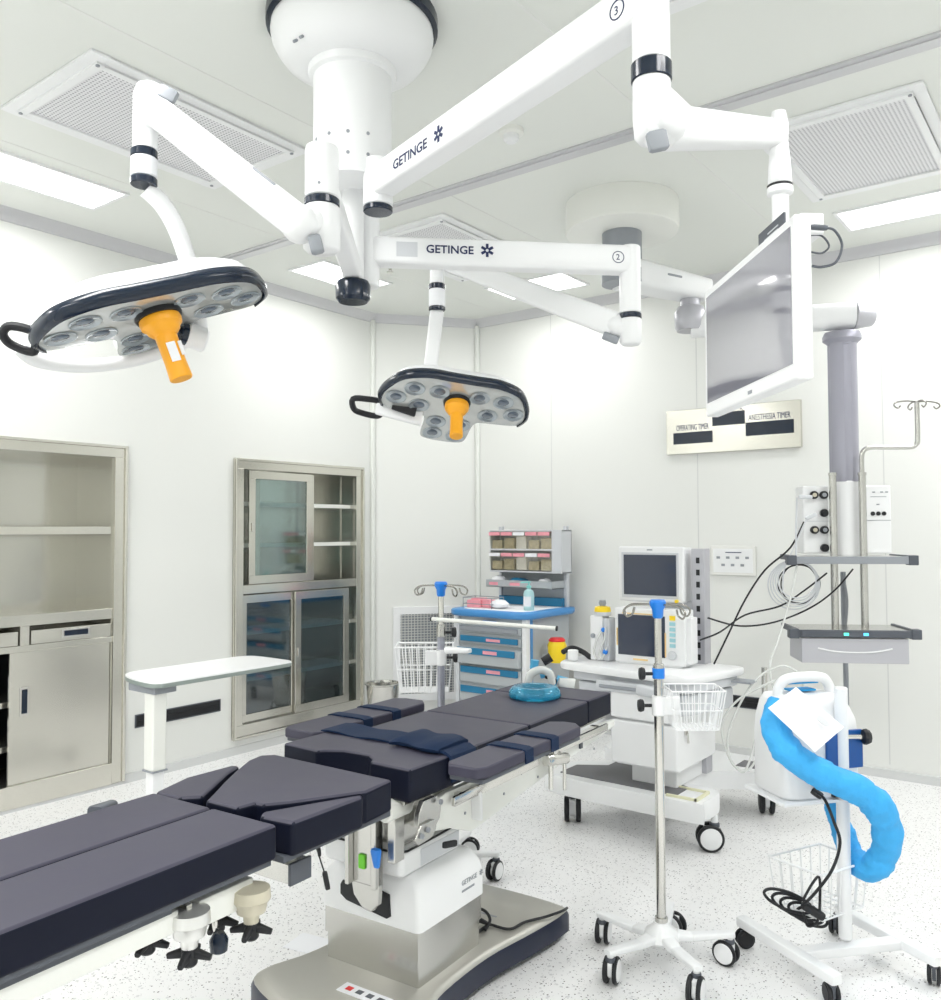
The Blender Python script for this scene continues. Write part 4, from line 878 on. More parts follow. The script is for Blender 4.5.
# gel ring
o = thing('gel_head_ring', 'translucent blue gel head ring at the head end of the table', 'head ring', TL(-.035, .885, .796), 0)
b = MB(); b.rings([[(r_*math.cos(2*PI*k2/40), r_*math.sin(2*PI*k2/40), z) for k2 in range(40)] for r_, z in ((.055, 0), (.105, 0), (.112, .010), (.106, .030), (.094, .044), (.075, .048), (.055, .043), (.042, .028), (.045, .01))], closed=True); b.done('ring', GEL, o, ang=70)
# hand control hanging at the foot side
o = thing('hand_control', 'small black hand control hanging on a thin cord below the table', 'remote control', TL(.12, -.60, .70), TA)
q = TL(.12, -.60, .70)
b = MB(); b.tube([TL(.10, -.60, .69), at(321, 862, d=2.28), at(325, 875, d=2.3), at(326, 885, d=2.3)], .002, n=6); b.done('cord', BLACK, o, world=True)
b = MB(); b.beam(at(319, 848, d=2.27), at(319.5, 856, d=2.27), .009, .009); b.beam(at(324.5, 872, d=2.3), at(328, 889, d=2.3), .016, .014); b.done('handset', BLACK, o, world=True)
# mains lead on the base
o = thing('power_cord', 'black power cord trailing over the table base plate', 'cable', TL(.2, .2, .12), TA)
zf = .128
b = MB(); b.tube([TL(.13, .06, .20), TL(.10, .16, .19), TL(.13, .22, .15), at(487, 925, z=zf), at(478, 932, z=zf)], .0055, n=8); b.tube([at(474, 907, z=.17), at(485, 911, z=.16), at(490, 920, z=.14), at(485, 930, z=zf)], .0055, n=8)
b.tube([at(474, 920, z=.14), at(492, 925, z=.125), at(510, 929, z=.125), at(525, 922, z=.125), at(545, 917, z=.125), at(562, 911, z=.125), at(567, 908, z=.10)], .005, n=8); b.done('cord', BLACK, o, world=True)
# papers under the table
o = MB(); c = at(312, 945, z=0); o.cb((0, 0, .0015), .17, .12, .002); s_ = o.done('floor_paper', PAPER); s_.location = (c.x, c.y, 0); s_.rotation_euler = (0, 0, .2); tag(s_, 'small white sheet lying on the floor left of the table pedestal', 'paper')

# ------------------------------------------------------------------ IV POLES
def hook_head(t, z, hz, span):
    b = MB(); b.lathe([(.014, z-.045), (.018, z-.04), (.020, z-.015), (.028, z), (.029, z+.012), (.024, z+.02), (0, z+.021)], n=24); h = b.done('pole_head', BLUE, t)
    for a in (.12, PI-.12, .75+PI/2+.4, -.9):
        d = V((math.cos(a), math.sin(a), 0)); c = V((0, 0, z+.003)); s = V((-d.y, d.x, 0))
        b = MB(); b.tube([c+d*.02, c+d*span*.5, c+d*span*.8+V((0, 0, -.004)), c+d*span*.98+V((0, 0, -.022)), c+d*span*.9+V((0, 0, -.042)), c+d*span*.74+V((0, 0, -.034)), c+d*span*.68+V((0, 0, -.012))], .0036, n=6); b.done('hook', HOOKM, h)
def wire_basket(t, x0, x1, y0, y1, z0, z1, nx=8, ny=5, taper=.02, m=WHITE, r=.002):
    b = MB()
    def rc(zz, e): return [(x0+e, y0+e, zz), (x1-e, y0+e, zz), (x1-e, y1-e, zz), (x0+e, y1-e, zz)]
    for f_ in (0, .5, 1):
        c = rc(z1+(z0-z1)*f_, taper*f_)
        for i in range(4): b.cyl(c[i], c[(i+1) % 4], r*1.5 if f_ == 0 else r, n=6)
    for i in range(nx+1):
        x = x0+(x1-x0)*i/nx; xi = x0+taper+(x1-x0-2*taper)*i/nx
        b.cyl((x, y0, z1), (xi, y0+taper, z0), r, n=6); b.cyl((x, y1, z1), (xi, y1-taper, z0), r, n=6); b.cyl((xi, y0+taper, z0), (xi, y1-taper, z0), r, n=6)
    for i in range(1, ny):
        y = y0+(y1-y0)*i/ny; yi = y0+taper+(y1-y0-2*taper)*i/ny
        b.cyl((x0, y, z1), (x0+taper, yi, z0), r, n=6); b.cyl((x1, y, z1), (x1-taper, yi, z0), r, n=6); b.cyl((x0+taper, yi, z0), (x1-taper, yi, z0), r, n=6)
    return b.done('wire_basket', m, t)
def iv_pole(label, loc, angs, rz, blen, zc, side, zh, lower_m, cr=.043):
    kn = 1 if side < 0 else -1
    t = thing('iv_pole', label, 'iv pole', (loc[0], loc[1], 0), rz)
    b = MB(); b.lathe([(.055, .085), (.062, .095), (.055, .12), (.032, .135), (.026, .15)], n=24)
    for a in angs:
        a -= rz; d = V((math.cos(a), math.sin(a), 0))
        b.beam(V((0, 0, .105))+d*.03, V((0, 0, .098))+d*blen*.45, .055, .03, .04, .024, rad=.3); b.beam(V((0, 0, .098))+d*blen*.43, V((0, 0, .108))+d*(blen+.015), .04, .024, .034, .018, rad=.3)
    b.done('star_base', WHITE, t, ang=50)
    for i, a in enumerate(angs):
        a -= rz; caster(t, blen*math.cos(a), blen*math.sin(a), .10, cr, a+(1.9, .6, 2.4, -.7, 1.2)[i % 5]+0, w=.046)
    b = MB(); b.cyl((0, 0, .12), (0, 0, zc), .0165, n=24); b.cyl((0, 0, .12), (0, 0, .165), .022, n=24); b.done('lower_tube', lower_m, t)
    b = MB(); b.cyl((0, 0, zc), (0, 0, zh-.03), .0125, n=20); b.done('upper_tube', CHROME, t)
    b = MB(); b.cyl((0, 0, zc-.02), (0, 0, zc+.035), .0195, n=20, bev=.003); c = b.done('height_clamp', STEEL, t)
    b = MB(); T = Matrix.Translation(V((kn*.025, 0, zc+.0))) @ Matrix.Rotation(PI/2, 4, 'Y') @ Matrix.Diagonal((1, 1, kn, 1)); b.lathe([(.006, -.005), (.006, .02), (.020, .024), (.023, .034), (.020, .042), (0, .044)], T, 10); b.done('knob', BLACK, c)
    b = MB(); zc2 = zc-.11; b.cyl((0, 0, zc2-.035), (0, 0, zc2+.035), .024, n=20, bev=.003); b.box(.0, side*.07, -.018, .018, zc2-.03, zc2+.03) if side > 0 else b.box(side*.07, 0, -.018, .018, zc2-.03, zc2+.03); c = b.done('basket_clamp', WHITEP, t, bevel=.004)
    b = MB(); T = Matrix.Translation(V((side*-.03, 0, zc2))) @ Matrix.Rotation(PI/2, 4, 'Y') @ Matrix.Diagonal((1, 1, -side, 1)); b.lathe([(.006, -.005), (.006, .02), (.020, .024), (.023, .034), (.020, .042), (0, .044)], T, 10); b.done('knob', BLACK, c)
    hook_head(t, zh-.02, 0, .12)
    if side > 0: wire_basket(t, .03, .215, -.07, .08, zc2-.075, zc2+.06)
    else: wire_basket(t, -.205, .05, .03, .19, zc2-.16, zc2+.04, r=.003)
    return t
rad = math.radians
ivp = iv_pole('chrome IV pole with blue head standing in front of the machine', (-1.294, 2.795), [rad(a) for a in (178, 250, 322, 36, 107)], YAW, .235, 1.0, 1, 1.258, CHROME)
b = MB(); b.cyl((0, 0, .985), (0, 0, 1.02), .0215, n=20); b.done('blue_sticker', BLUE, ivp)
iv2 = iv_pole('grey IV pole behind the table beside the blue cart', (-2.39, 2.94), [rad(a) for a in (100, 172, 244, 316, 28)], YAW, .24, 1.055, -1, 1.278, mat('grey_tube', (.36, .37, .43), .35, .5))
b = MB(); P_ = [at(432, 619, d=3.74), at(556, 628.5, d=3.55)]; b.cyl(P_[0], P_[1], .009, n=14); cb_ = b.done('cross_rod', CREAM, iv2, world=True)
b = MB(); b.cyl(P_[1], P_[1]+(P_[1]-P_[0]).normalized()*.006, .011, n=14); b.cyl(P_[0], P_[0]-(P_[1]-P_[0]).normalized()*.006, .010, n=14); b.done('rod_cap', BLACK, cb_, world=True)
b = MB(); b.beam(at(446, 650, d=3.71), at(470, 651, d=3.66), .045, .03, .04, .02); b.done('side_clamp', WHITEP, iv2, world=True)

# ------------------------------------------------------------------ OVERBED TABLE
t = thing('overbed_table', 'narrow white overbed table on a single leg against the left wall', 'side table', (-3.80, 2.42, 0))
tp = rnd([(.17, -.115), (.215, -.09), (.225, -.04), (.225, .3), (.22, .66), (.19, .725), (.12, .735), (-.10, .735), (-.16, .70), (-.185, .62), (-.19, .3), (-.19, .05), (-.17, -.02), (-.11, -.07), (.02, -.105)], 3)
b = MB(); b.rings([[(x*.985, y*.99, .772) for x, y in tp], [(x, y, .778) for x, y in tp], [(x, y, .792) for x, y in tp]]); b.mi = 1; b.rings([[(x, y, .792) for x, y in tp], [(x*.99, y*.995, .799) for x, y in tp]]); b.done('table_top', [mat('grey_green_edge', (.28, .33, .31), .4), WHITE], t, ang=50)
b = MB(); b.box(-.05, .17, -.09, .03, .735, .772); b.done('bracket', GREY, t, bevel=.004)
b = MB(); b.box(.075, .155, -.085, -.01, .37, .74); b.done('upper_post', CREAM, t, bevel=.01)
b = MB(); b.box(.083, .147, -.078, -.017, .06, .375); b.done('lower_post', WHITE, t, bevel=.006)
b = MB(); b.box(.072, .158, -.088, -.007, .366, .374); b.done('post_ring', GREY, t)
b = MB(); b.box(-.25, .25, -.095, -.035, .055, .095); b.box(.16, .21, -.095, .55, .055, .09); b.box(-.25, -.20, -.095, .55, .055, .09); b.done('foot', WHITE, t, bevel=.006)
for x, y in ((.185, -.06), (.185, .52), (-.225, -.06), (-.225, .52)): caster(t, x, y, .06, .024, .4, w=.03)

# ------------------------------------------------------------------ KICK BUCKET
t = thing('kick_bucket', 'round stainless steel bucket on the floor near the glass cabinet', 'bucket', (-4.285, 4.60, 0))
b = MB(); b.lathe([(.0, .12), (.085, .12), (.10, .14), (.120, .39), (.132, .396), (.132, .403), (.119, .403), (.116, .385), (.095, .15), (.0, .135)], n=36); b.done('bucket', CHROME, t)
b = MB(); b.tube([(.14*math.cos(2*PI*i/16), .14*math.sin(2*PI*i/16), .075) for i in range(16)], .012, n=8, closed=True, k=2)
for i in range(4):
    a = i*PI/2+.4; b.cyl((.14*math.cos(a), .14*math.sin(a), .08), (.108*math.cos(a), .108*math.sin(a), .16), .005, n=6)
b.done('ring_frame', STEEL, t)
for i in range(4): a = i*PI/2+.4; caster(t, .14*math.cos(a), .14*math.sin(a), .07, .025, a, w=.025)

# ------------------------------------------------------------------ BLUE-GREY CART
t = thing('medical_cart', 'blue and grey drawer cart standing in the far corner', 'cart', (-3.585, 5.27, 0))
hx, hy = .305, .31
b = MB(); b.box(-hx+.02, hx-.02, -hy+.015, hy, .13, .885); body = b.done('body', CARTGREY, t, bevel=.008)
for x in (-hx+.012, hx-.012):
    b = MB(); b.box(x-.018, x+.018, -hy-.005, -hy+.05, .12, .89); b.done('corner_post', LGREY if x < 0 else WHITEP, t, bevel=.006)
b = MB(); b.box(hx-.02, hx+.004, -hy+.055, -hy+.085, .12, .89); b.done('blue_stripe', CARTBLUE, t)
top = rnd([(-hx-.03, -hy-.02), (0, -hy-.05), (hx+.03, -hy-.03), (hx+.045, 0), (hx+.03, hy), (0, hy+.01), (-hx-.03, hy), (-hx-.045, 0)], 4)
b = MB(); b.rings([[(x*.97, y*.97, .888) for x, y in top], [(x, y, .90) for x, y in top], [(x, y, .928) for x, y in top], [(x*.98, y*.98, .935) for x, y in top]]); b.mi = 1; b.prism([(x*.8, y*.8) for x, y in top], .934, .937); b.done('top_tray', [CARTBLUE, PAPER], t, ang=50)
b = MB(); b.box(-.06, .06, -hy-.012, -hy, .842, .862); b.done('lock_plate', BLUE, t, bevel=.004)
zs = [(.765, .825, 0), (.685, .755, .0), (.545, .675, .04), (.405, .535, 0), (.27, .395, 0), (.14, .26, 0)]
for i, (z0, z1, o_) in enumerate(zs):
    b = MB(); b.box(-hx+.035, hx-.035, -hy-.006-o_, -hy+.03, z0+.006, z1-.006); d = b.done('drawer', CARTGREY, t, bevel=.006)
    b = MB(); h_ = min(.045, (z1-z0)*.55); b.box(-hx+.05, hx-.06, -hy-.018-o_, -hy-.004-o_, z1-.01-h_, z1-.008); b.done('handle', CARTDB if i else GREY, d, bevel=.004)
    b = MB(); b.box(-.02, .10, -hy-.020-o_, -hy-.017-o_, z1-.006-h_*.85, z1-.016-h_*.1)
    if i: b.done('tag', PINK, d)
    else: b.bm.free()
for x in (-hx+.01, hx-.01):
    b = MB(); b.box(x-.014, x+.014, hy-.07, hy-.03, .93, 1.535); b.done('rack_post', LGREY, t, bevel=.004)
b = MB(); b.box(-hx, hx, hy-.055, hy-.045, .95, 1.20); b.done('back_panel', CARTGREY, t)
# tilt-bin rack
b = MB(); x0, x1, ya, yb, z0, z1 = -.285, .27, .10, .235, 1.20, 1.495
b.box(x0-.01, x1+.085, yb-.01, yb, z0-.01, z1+.012); b.box(x0-.01, x1+.085, ya, yb, z1, z1+.012); b.box(x0-.01, x1+.085, ya, yb, z0-.012, z0); b.box(x0-.01, x0, ya, yb, z0, z1); b.box(x1, x1+.085, ya-.01, yb, z0-.012, z1+.012); b.box(x0, x1, ya-.004, yb, 1.352, 1.366)
rk = b.done('bin_rack', LGREY, t, bevel=.003)
for r_ in range(2):
    for c_ in range(5):
        w_ = (x1-x0)/5; xa = x0+w_*c_+.003; xb = xa+w_-.006; zb0 = z0+.003+r_*.158; zb1 = zb0+.135
        b = MB(); v_ = [(xa, ya-.03, zb1), (xb, ya-.03, zb1), (xb, ya, zb0), (xa, ya, zb0)]
        b.prism([(ya-.028, zb1), (ya-.001, zb0), (ya+.005, zb0), (ya+.005, zb1)], xa, xb, Matrix(((0, 0, 1, 0), (1, 0, 0, 0), (0, 1, 0, 0), (0, 0, 0, 1)))); bn = b.done('tilt_bin', BINGL, t, flat=True)
        b = MB(); b.box(xa+.002, xb-.002, ya-.031, ya-.027, zb1-.03, zb1-.004); b.done('bin_label', PINK if (c_+r_) % 3 else PAPER, bn)
        b = MB(); b.box(xa+.006, xb-.006, ya+.007, ya+.09, zb0+.003, zb0+.07+.03*((c_*7+r_*3) % 3)/2); b.done('bin_contents', BINM if c_ != 2 else PAPER, bn, bevel=.006)
# grey trays
def tray(x0, x1, y0, y1, z, m=CARTGREY, h_=.055):
    b = MB(); b.box(x0, x1, y0, y1, z, z+.006); b.box(x0, x1, y0, y0+.006, z, z+h_); b.box(x0, x1, y1-.006, y1, z, z+h_); b.box(x0, x0+.006, y0, y1, z, z+h_); b.box(x1-.006, x1, y0, y1, z, z+h_); tr = b.done('side_tray', m, t, bevel=.002)
    b = MB(); b.box(x0+.03, x0+.11, y0-.003, y0, z+.015, z+.037); b.done('tag', PINK, tr); b = MB(); b.box(x0+.22, x0+.31, y0-.003, y0, z+.015, z+.037); b.done('tag', PINK, tr)
tray(-.30, .29, .06, .25, 1.075)
b = MB(); b.box(-.28, .29, .20, .26, .937, 1.0); b.done('blue_box', CARTDB, t, bevel=.004)
def simple(name, label, cat, loc, build, mats, bevel=0, grp=None, rz=0):
    b = MB(); build(b); o = b.done(name, mats, bevel=bevel); o.location = loc; o.rotation_euler = (0, 0, rz); return tag(o, label, cat, grp)
bx, by = -3.585, 5.27
o = thing('pump_bottle', 'aqua pump bottle standing on the blue cart top', 'bottle', (bx+.235, by-.16, .937))
b = MB(); b.lathe([(.034, 0), (.038, .006), (.038, .12), (.03, .14), (.014, .15), (.014, .16)], n=24); b.done('bottle', TEALB, o)
b = MB(); b.lathe([(.018, .158), (.018, .175), (.006, .178), (.006, .195)], n=16); b.beam((.01, 0, .20), (-.065, .0, .196), .016, .012); b.done('pump', mat('pump_teal', (.25, .65, .62), .4), o)
b = MB(); b.rings([[(.0387*math.cos(a), .0387*math.sin(a), z) for a in [-2.6+.2*i for i in range(11)]]+[(.0383*math.cos(a), .0383*math.sin(a), z) for a in [-.6-.2*i for i in range(11)]] for z in (.03, .10)]); b.done('label', PAPER, o)
def crumple(b, sx, sy, sz, seed, n_=9):
    rnd_ = random.Random(seed); rs = []
    for i in range(7):
        f_ = math.sin(PI*(i+.5)/7); rs.append([(sx*f_*math.cos(2*PI*k2/n_)*(1+.25*rnd_.random()), sy*f_*math.sin(2*PI*k2/n_)*(1+.25*rnd_.random()), max(0, sz*(.5-.5*math.cos(PI*i/6))+rnd_.uniform(-.1, .1)*sz)) for k2 in range(n_)])
    b.rings(rs)
simple('glove_packet', 'pink folded packet in the wire rack on the blue cart', 'packet', (bx-.22, by-.18, .938), lambda b: (b.box(-.06, .05, -.03, .03, 0, .055), b.box(-.04, .07, .0, .05, .0, .07)), PINK, .004, rz=.2)
simple('glove_packet', 'second pink packet right of the first one on the blue cart', 'packet', (bx-.12, by-.16, .938), lambda b: b.box(-.05, .05, -.03, .03, 0, .06), PINK, .004, rz=-.3)
simple('gauze_pack', 'crumpled white gauze pack beside the pink packets on the blue cart', 'gauze', (bx-.02, by-.16, .938), lambda b: crumple(b, .07, .05, .06, 3), PAPER)
simple('gauze_pack', 'white crumpled tissue in the grey tray, left end', 'gauze', (bx-.24, by+.15, 1.083), lambda b: crumple(b, .06, .05, .07, 5), PAPER)
simple('blue_pouch', 'dark blue pouch in the grey tray above the cart top', 'pouch', (bx-.06, by+.15, 1.083), lambda b: crumple(b, .08, .05, .06, 8), CARTDB)
simple('gauze_pack', 'white crumpled tissue in the grey tray, right end', 'gauze', (bx+.17, by+.15, 1.083), lambda b: crumple(b, .05, .05, .06, 9), PAPER)
o = thing('wire_rack', 'small grey wire rack around the pink packets on the cart', 'rack', (bx-.17, by-.17, .937))
b = MB()
for z in (.03, .075): 
    for a, c in (((-.13, -.06), (.13, -.06)), ((.13, -.06), (.13, .09)), ((.13, .09), (-.13, .09)), ((-.13, .09), (-.13, -.06))): b.cyl((*a, z), (*c, z), .003, n=6)
for x, y in ((-.13, -.06), (.13, -.06), (.13, .09), (-.13, .09)): b.cyl((x, y, 0), (x, y, .077), .003, n=6)
b.done('wire_frame', GREY, o)
o = thing('sharps_container', 'yellow sharps container with red lid at the right side of the blue cart', 'sharps container', (-3.175, 5.20, .575))
b = MB(); b.lathe([(.05, 0), (.06, .02), (.068, .12), (.055, .15), (.04, .155)], n=24); b.done('tub', YELLOW, o)
b = MB(); b.lathe([(.058, .148), (.060, .158), (.045, .172), (0, .174)], n=24); b.done('lid', RED, o)
b = MB(); b.box(-.10, -.06, -.03, .03, .02, .05); b.done('bracket', LGREY, o)
for x in (-hx+.06, hx-.06):
    for y in (-hy+.06, hy-.06): caster(t, x, y, .13, .05, .5, w=.04)

# ------------------------------------------------------------------ ANAESTHESIA MACHINE (room aligned)
AX, AY = -1.90, 4.0
MX, MY = .015, .07
t = AM = thing('anesthesia_machine', 'white wheeled anesthesia machine with worktop, drawers and screens', 'anesthesia machine', (AX+MX, AY+MY, 0))
def X(x): return x-AX
def Y(y): return y-AY
bp = [(X(-2.40), Y(3.80)), (X(-2.33), Y(3.70)), (X(-1.61), Y(3.69)), (X(-1.565), Y(3.73)), (X(-1.555), Y(3.90)), (X(-1.60), Y(3.96)), (X(-1.72), Y(3.97)), (X(-1.76), Y(4.02)), (X(-1.74), Y(4.20)), (X(-1.62), Y(4.32)), (X(-1.46), Y(4.36)), (X(-1.44), Y(4.42)), (X(-1.44), Y(4.60)), (X(-1.50), Y(4.66)), (X(-2.30), Y(4.66)), (X(-2.40), Y(4.60)), (X(-2.42), Y(4.40)), (X(-2.25), Y(4.25)), (X(-2.25), Y(4.12)), (X(-2.40), Y(3.98))]
bp = rnd(bp, 3)
b = MB(); b.rings([[(x, y, .165) for x, y in bp], [(x*1.01, y*1.01, .18) for x, y in bp], [(x*1.01, y*1.01, .245) for x, y in bp], [(x, y, .255) for x, y in bp]]); b.done('base', WHITEP, t, ang=50)
b = MB(); b.prism([(X(-2.34), Y(3.76)), (X(-1.70), Y(3.75)), (X(-1.70), Y(3.90)), (X(-1.80), Y(3.95)), (X(-1.82), Y(4.2)), (X(-2.2), Y(4.2)), (X(-2.2), Y(4.02)), (X(-2.34), Y(3.93))], .255, .259); b.prism([(X(-1.66), Y(4.42)), (X(-1.49), Y(4.42)), (X(-1.49), Y(4.55)), (X(-1.66), Y(4.55))], .255, .258); b.done('foot_mat', TILEMAT, t)
b = MB(); b.box(X(-1.74), X(-1.59), Y(3.72), Y(3.735), .255, .265); b.box(X(-1.60), X(-1.585), Y(3.72), Y(3.87), .255, .265); b.box(X(-1.74), X(-1.59), Y(3.87), Y(3.882), .255, .265); b.done('corner_tray', mat('pale_yellow_edge', (.78, .77, .55), .5), t)
caster(t, X(-2.315), Y(3.84), .17, .0625, 2.1, w=.085); caster(t, X(-1.56), Y(3.86), .17, .0625, .55, w=.07); caster(t, X(-1.53), Y(4.52), .17, .0625, -1.1, w=.07, disc=BLACK); caster(t, X(-2.33), Y(4.5), .17, .0625, .3, w=.07)
# drawers
b = MB(); b.box(X(-2.03), X(-1.70), Y(3.78), Y(4.25), .35, .74); b.box(X(-1.98), X(-1.74), Y(3.85), Y(4.3), .255, .35); b.done('drawer_cabinet', WHITEP, t, bevel=.008)
for z0, z1 in ((.36, .57), (.58, .735)):
    b = MB(); b.box(X(-2.045), X(-1.695), Y(3.755), Y(3.785), z0, z1); d = b.done('drawer', WHITEP, t, bevel=.010, seg=3)
b = MB(); b.cyl((X(-1.698), Y(3.86), .53), (X(-1.69), Y(3.86), .53), .014, n=14); b.beam((X(-1.688), Y(3.86), .53), (X(-1.684), Y(3.86), .48), .006, .012); b.done('lock', CHROME, t)
b = MB(); b.box(X(-1.785), X(-1.715), Y(4.16), Y(4.24), .26, 1.405); clm = b.done('column', SILVERP, t, bevel=.004)
b = MB()
for i in range(16): b.box(X(-1.757), X(-1.738), Y(4.157), Y(4.162), .40+i*.062, .43+i*.062)
b.mi = 1; b.box(X(-1.760), X(-1.735), Y(4.1585), Y(4.1605), .39, 1.375); b.done('column_slot', [BLACK, SILVERP], clm)
# worktop and apron
wt = [(X(-2.385), Y(3.86)), (X(-2.37), Y(3.82)), (X(-2.33), Y(3.795)), (X(-2.15), Y(3.765)), (X(-1.95), Y(3.745)), (X(-1.67), Y(3.73)), (X(-1.63), Y(3.735)), (X(-1.61), Y(3.765)), (X(-1.52), Y(4.15)), (X(-1.525), Y(4.185)), (X(-1.55), Y(4.205)), (X(-2.0), Y(4.25)), (X(-2.36), Y(4.27)), (X(-2.385), Y(4.24))]
b = MB(); b.rings([[(x*.985, y*.99, .78) for x, y in wt], [(x, y, .79) for x, y in wt], [(x, y, .810) for x, y in wt], [(x*.985, y*.985, .816) for x, y in wt]]); b.done('worktop', WHITE, t, ang=50)
b = MB(); b.prism([(X(-2.30), Y(3.83)), (X(-1.66), Y(3.755)), (X(-1.625), Y(3.785)), (X(-1.54), Y(4.14)), (X(-1.57), Y(4.18)), (X(-2.30), Y(4.22))], .73, .782); b.prism([(X(-2.28), Y(3.85)), (X(-1.67), Y(3.785)), (X(-1.645), Y(3.81)), (X(-1.56), Y(4.13)), (X(-1.59), Y(4.17)), (X(-2.28), Y(4.21))], .62, .722); ap = b.done('apron', LGREY, t, bevel=.012, seg=3)
b = MB(); b.box(X(-1.591), X(-1.585), Y(3.76), Y(3.77), .70, .703); b.bm.free()
b = MB(); b.box(X(-2.12), X(-1.80), Y(3.745), Y(3.795), .705, .755); b.mi = 1; b.box(X(-2.10), X(-1.83), Y(3.738), Y(3.746), .72, .737); b.done('pull_tray', [LGREY, GREY], t, bevel=.006)
b = MB(); b.beam((X(-1.88), Y(3.73), .735), (X(-1.69), Y(3.71), .725), .05, .055, .05, .045, rad=.4); b.done('bag_arm', LGREY, t)
b = MB(); b.box(X(-1.545), X(-1.45), Y(4.06), Y(4.15), .755, .765); b.done('side_bracket', GREY, t)
b = MB(); b.cyl((X(-1.475), Y(4.34), .255), (X(-1.475), Y(4.34), .80), .014, n=18); b.done('side_pole', CHROME, t)
# left block near gas circuit
b = MB(); b.box(X(-2.33), X(-2.10), Y(3.70), Y(4.0), .48, .665); b.done('absorber_block', WHITEP, t, bevel=.02, seg=3)
# upper screen unit
b = MB(); b.box(X(-2.13), X(-1.76), Y(4.10), Y(4.135), 1.125, 1.415); b.box(X(-2.10), X(-1.775), Y(4.13), Y(4.26), 1.12, 1.41); us = b.done('ventilator_display', WHITEP, t, bevel=.01, seg=3); us.location = (-.042, 0, 0)
b = MB(); b.box(X(-2.11), X(-1.783), Y(4.097), Y(4.102), 1.145, 1.385); b.done('display_frame', LGREY, us, bevel=.002)
b = MB(); b.box(X(-2.095), X(-1.797), Y(4.094), Y(4.099), 1.16, 1.372); b.done('screen', SCREEN, us)
b = MB(); b.cyl((X(-1.795), Y(4.10), 1.135), (X(-1.795), Y(4.085), 1.135), .009, n=14); b.done('dial', YELLOW, us)
b = MB(); b.box(X(-1.96), X(-1.93), Y(4.096), Y(4.10), 1.395, 1.402); b.done('brand_mark', GREY, us)
b = MB(); b.box(X(-2.02), X(-1.77), Y(4.18), Y(4.26), .82, 1.13); b.done('back_housing', LGREY, t, bevel=.006)
# breathing valves / hose on the left
b = MB(); b.tube([at(563, 652, d=4.55), at(572, 648, d=4.6), at(583, 652, d=4.6), at(592, 659, d=4.55)], .014, n=10); b.done('black_hose', BLACK, t, world=True)
b = MB(); b.cyl(at(573, 660, d=4.5), at(573, 650, d=4.5), .028, n=20, bev=.003); b.done('flow_sensor', WHITEP, t, world=True)
# patient monitor on the worktop
o = thing('patient_monitor', 'white patient monitor with dark screen standing on the machine worktop', 'monitor', (-1.90, 4.075, .816))
b = MB(); b.box(-.205, .18, -.05, .06, .008, .285); b.box(.175, .205, -.03, .05, .02, .25); b.box(-.19, .16, -.045, .05, 0, .01); b.done('case', WHITEP, o, bevel=.014, seg=3)
b = MB(); b.box(-.185, .075, -.055, -.048, .045, .252); b.done('screen', SCREEN, o, bevel=.002)
b = MB(); b.box(.075, .08, -.056, -.049, .05, .17); b.box(-.10, -.02, -.056, -.049, .022, .03); b.box(-.193, -.188, -.056, -.049, .09, .18); b.box(-.16, .02, -.056, -.05, .256, .261); b.done('yellow_trim', mat('pale_orange', (.85, .62, .28), .5), o)
for i in range(5):
    b = MB(); b.box(.10, .13, -.054, -.048, .10+i*.027, .118+i*.027); b.done('key', mat('key_teal', (.35, .62, .68), .5) if i == 0 else bpy.data.materials['key_teal'], o)
b = MB(); b.box(.10, .13, -.054, -.048, .235, .258); b.done('alarm_key', YELLOW, o)
b = MB(); b.cyl((.115, -.05, .062), (.115, -.068, .062), .022, n=24, bev=.003); b.done('dial', LGREY, o)
# vaporiser with yellow collar and tubing
o = thing('vaporizer', 'white vaporizer with yellow collar and tubing left of the patient monitor', 'vaporizer', (-2.195, 4.06, .816))
b = MB(); b.box(-.055, .02, -.04, .04, 0, .235); b.mi = 1; b.box(.02, .055, -.035, .045, 0, .225); b.done('body', [WHITEP, LGREY], o, bevel=.008)
b = MB(); b.lathe([(.045, .235), (.046, .255)], n=24); b.done('lower_collar', LGREY, o)
b = MB(); b.lathe([(.043, .252), (.044, .262), (.040, .28), (.02, .285)], n=24); b.done('yellow_collar', YELLOW, o)
b = MB(); b.lathe([(.014, .28), (.02, .30), (.016, .315), (0, .317)], n=14); b.done('cap', GREY, o)
b = MB(); b.tube([(.03, -.05, .17), (.0, -.06, .12), (-.02, -.06, .05), (.0, -.07, .01)], .006, n=8); b.tube([(.045, -.05, .18), (.04, -.06, .12), (.01, -.06, .04), (.03, -.06, .02), (.05, -.05, .08)], .005, n=8); b.done('tubing', CLEAR, o)
b = MB(); b.ball((.03, -.052, .165), .012); b.ball((.04, -.05, .05), .014); b.done('fitting', BLUE, o)
b = MB(); b.cyl((-.035, -.04, .13), (-.035, -.05, .13), .012, n=12); b.done('knob', GREY, o)
# mask and elbow at the head end
o = thing('breathing_circuit', 'white hose with blue connectors behind the gel head ring', 'breathing hose', (-2.16, 3.60, .80))
D_ = 4.05
b = MB(); b.tube([at(528, 684, d=3.85), at(531, 674, d=3.85), at(541, 670, d=3.85), at(550, 674, d=3.85), at(552, 684, d=3.85)], .018, n=12); b.done('white_hose', CLEAR, o, world=True)
b = MB(); b.cyl(at(540, 675, d=3.95), at(552, 672, d=3.95), .018, n=14); b.cyl(at(556, 680, d=3.95), at(566, 684, d=3.95), .024, .03, n=14); b.cyl(at(534, 668, d=4.0), at(535, 660, d=4.0), .02, n=14); b.done('blue_connector', MASK, o, world=True)
b = MB(); b.cyl(at(543, 662, d=4.0), at(551, 657, d=4.0), .021, n=14); b.ball(at(553, 681, d=3.93), .017); b.ball(at(547, 677, d=3.92), .010); b.done('valve', BLACK, o, world=True)
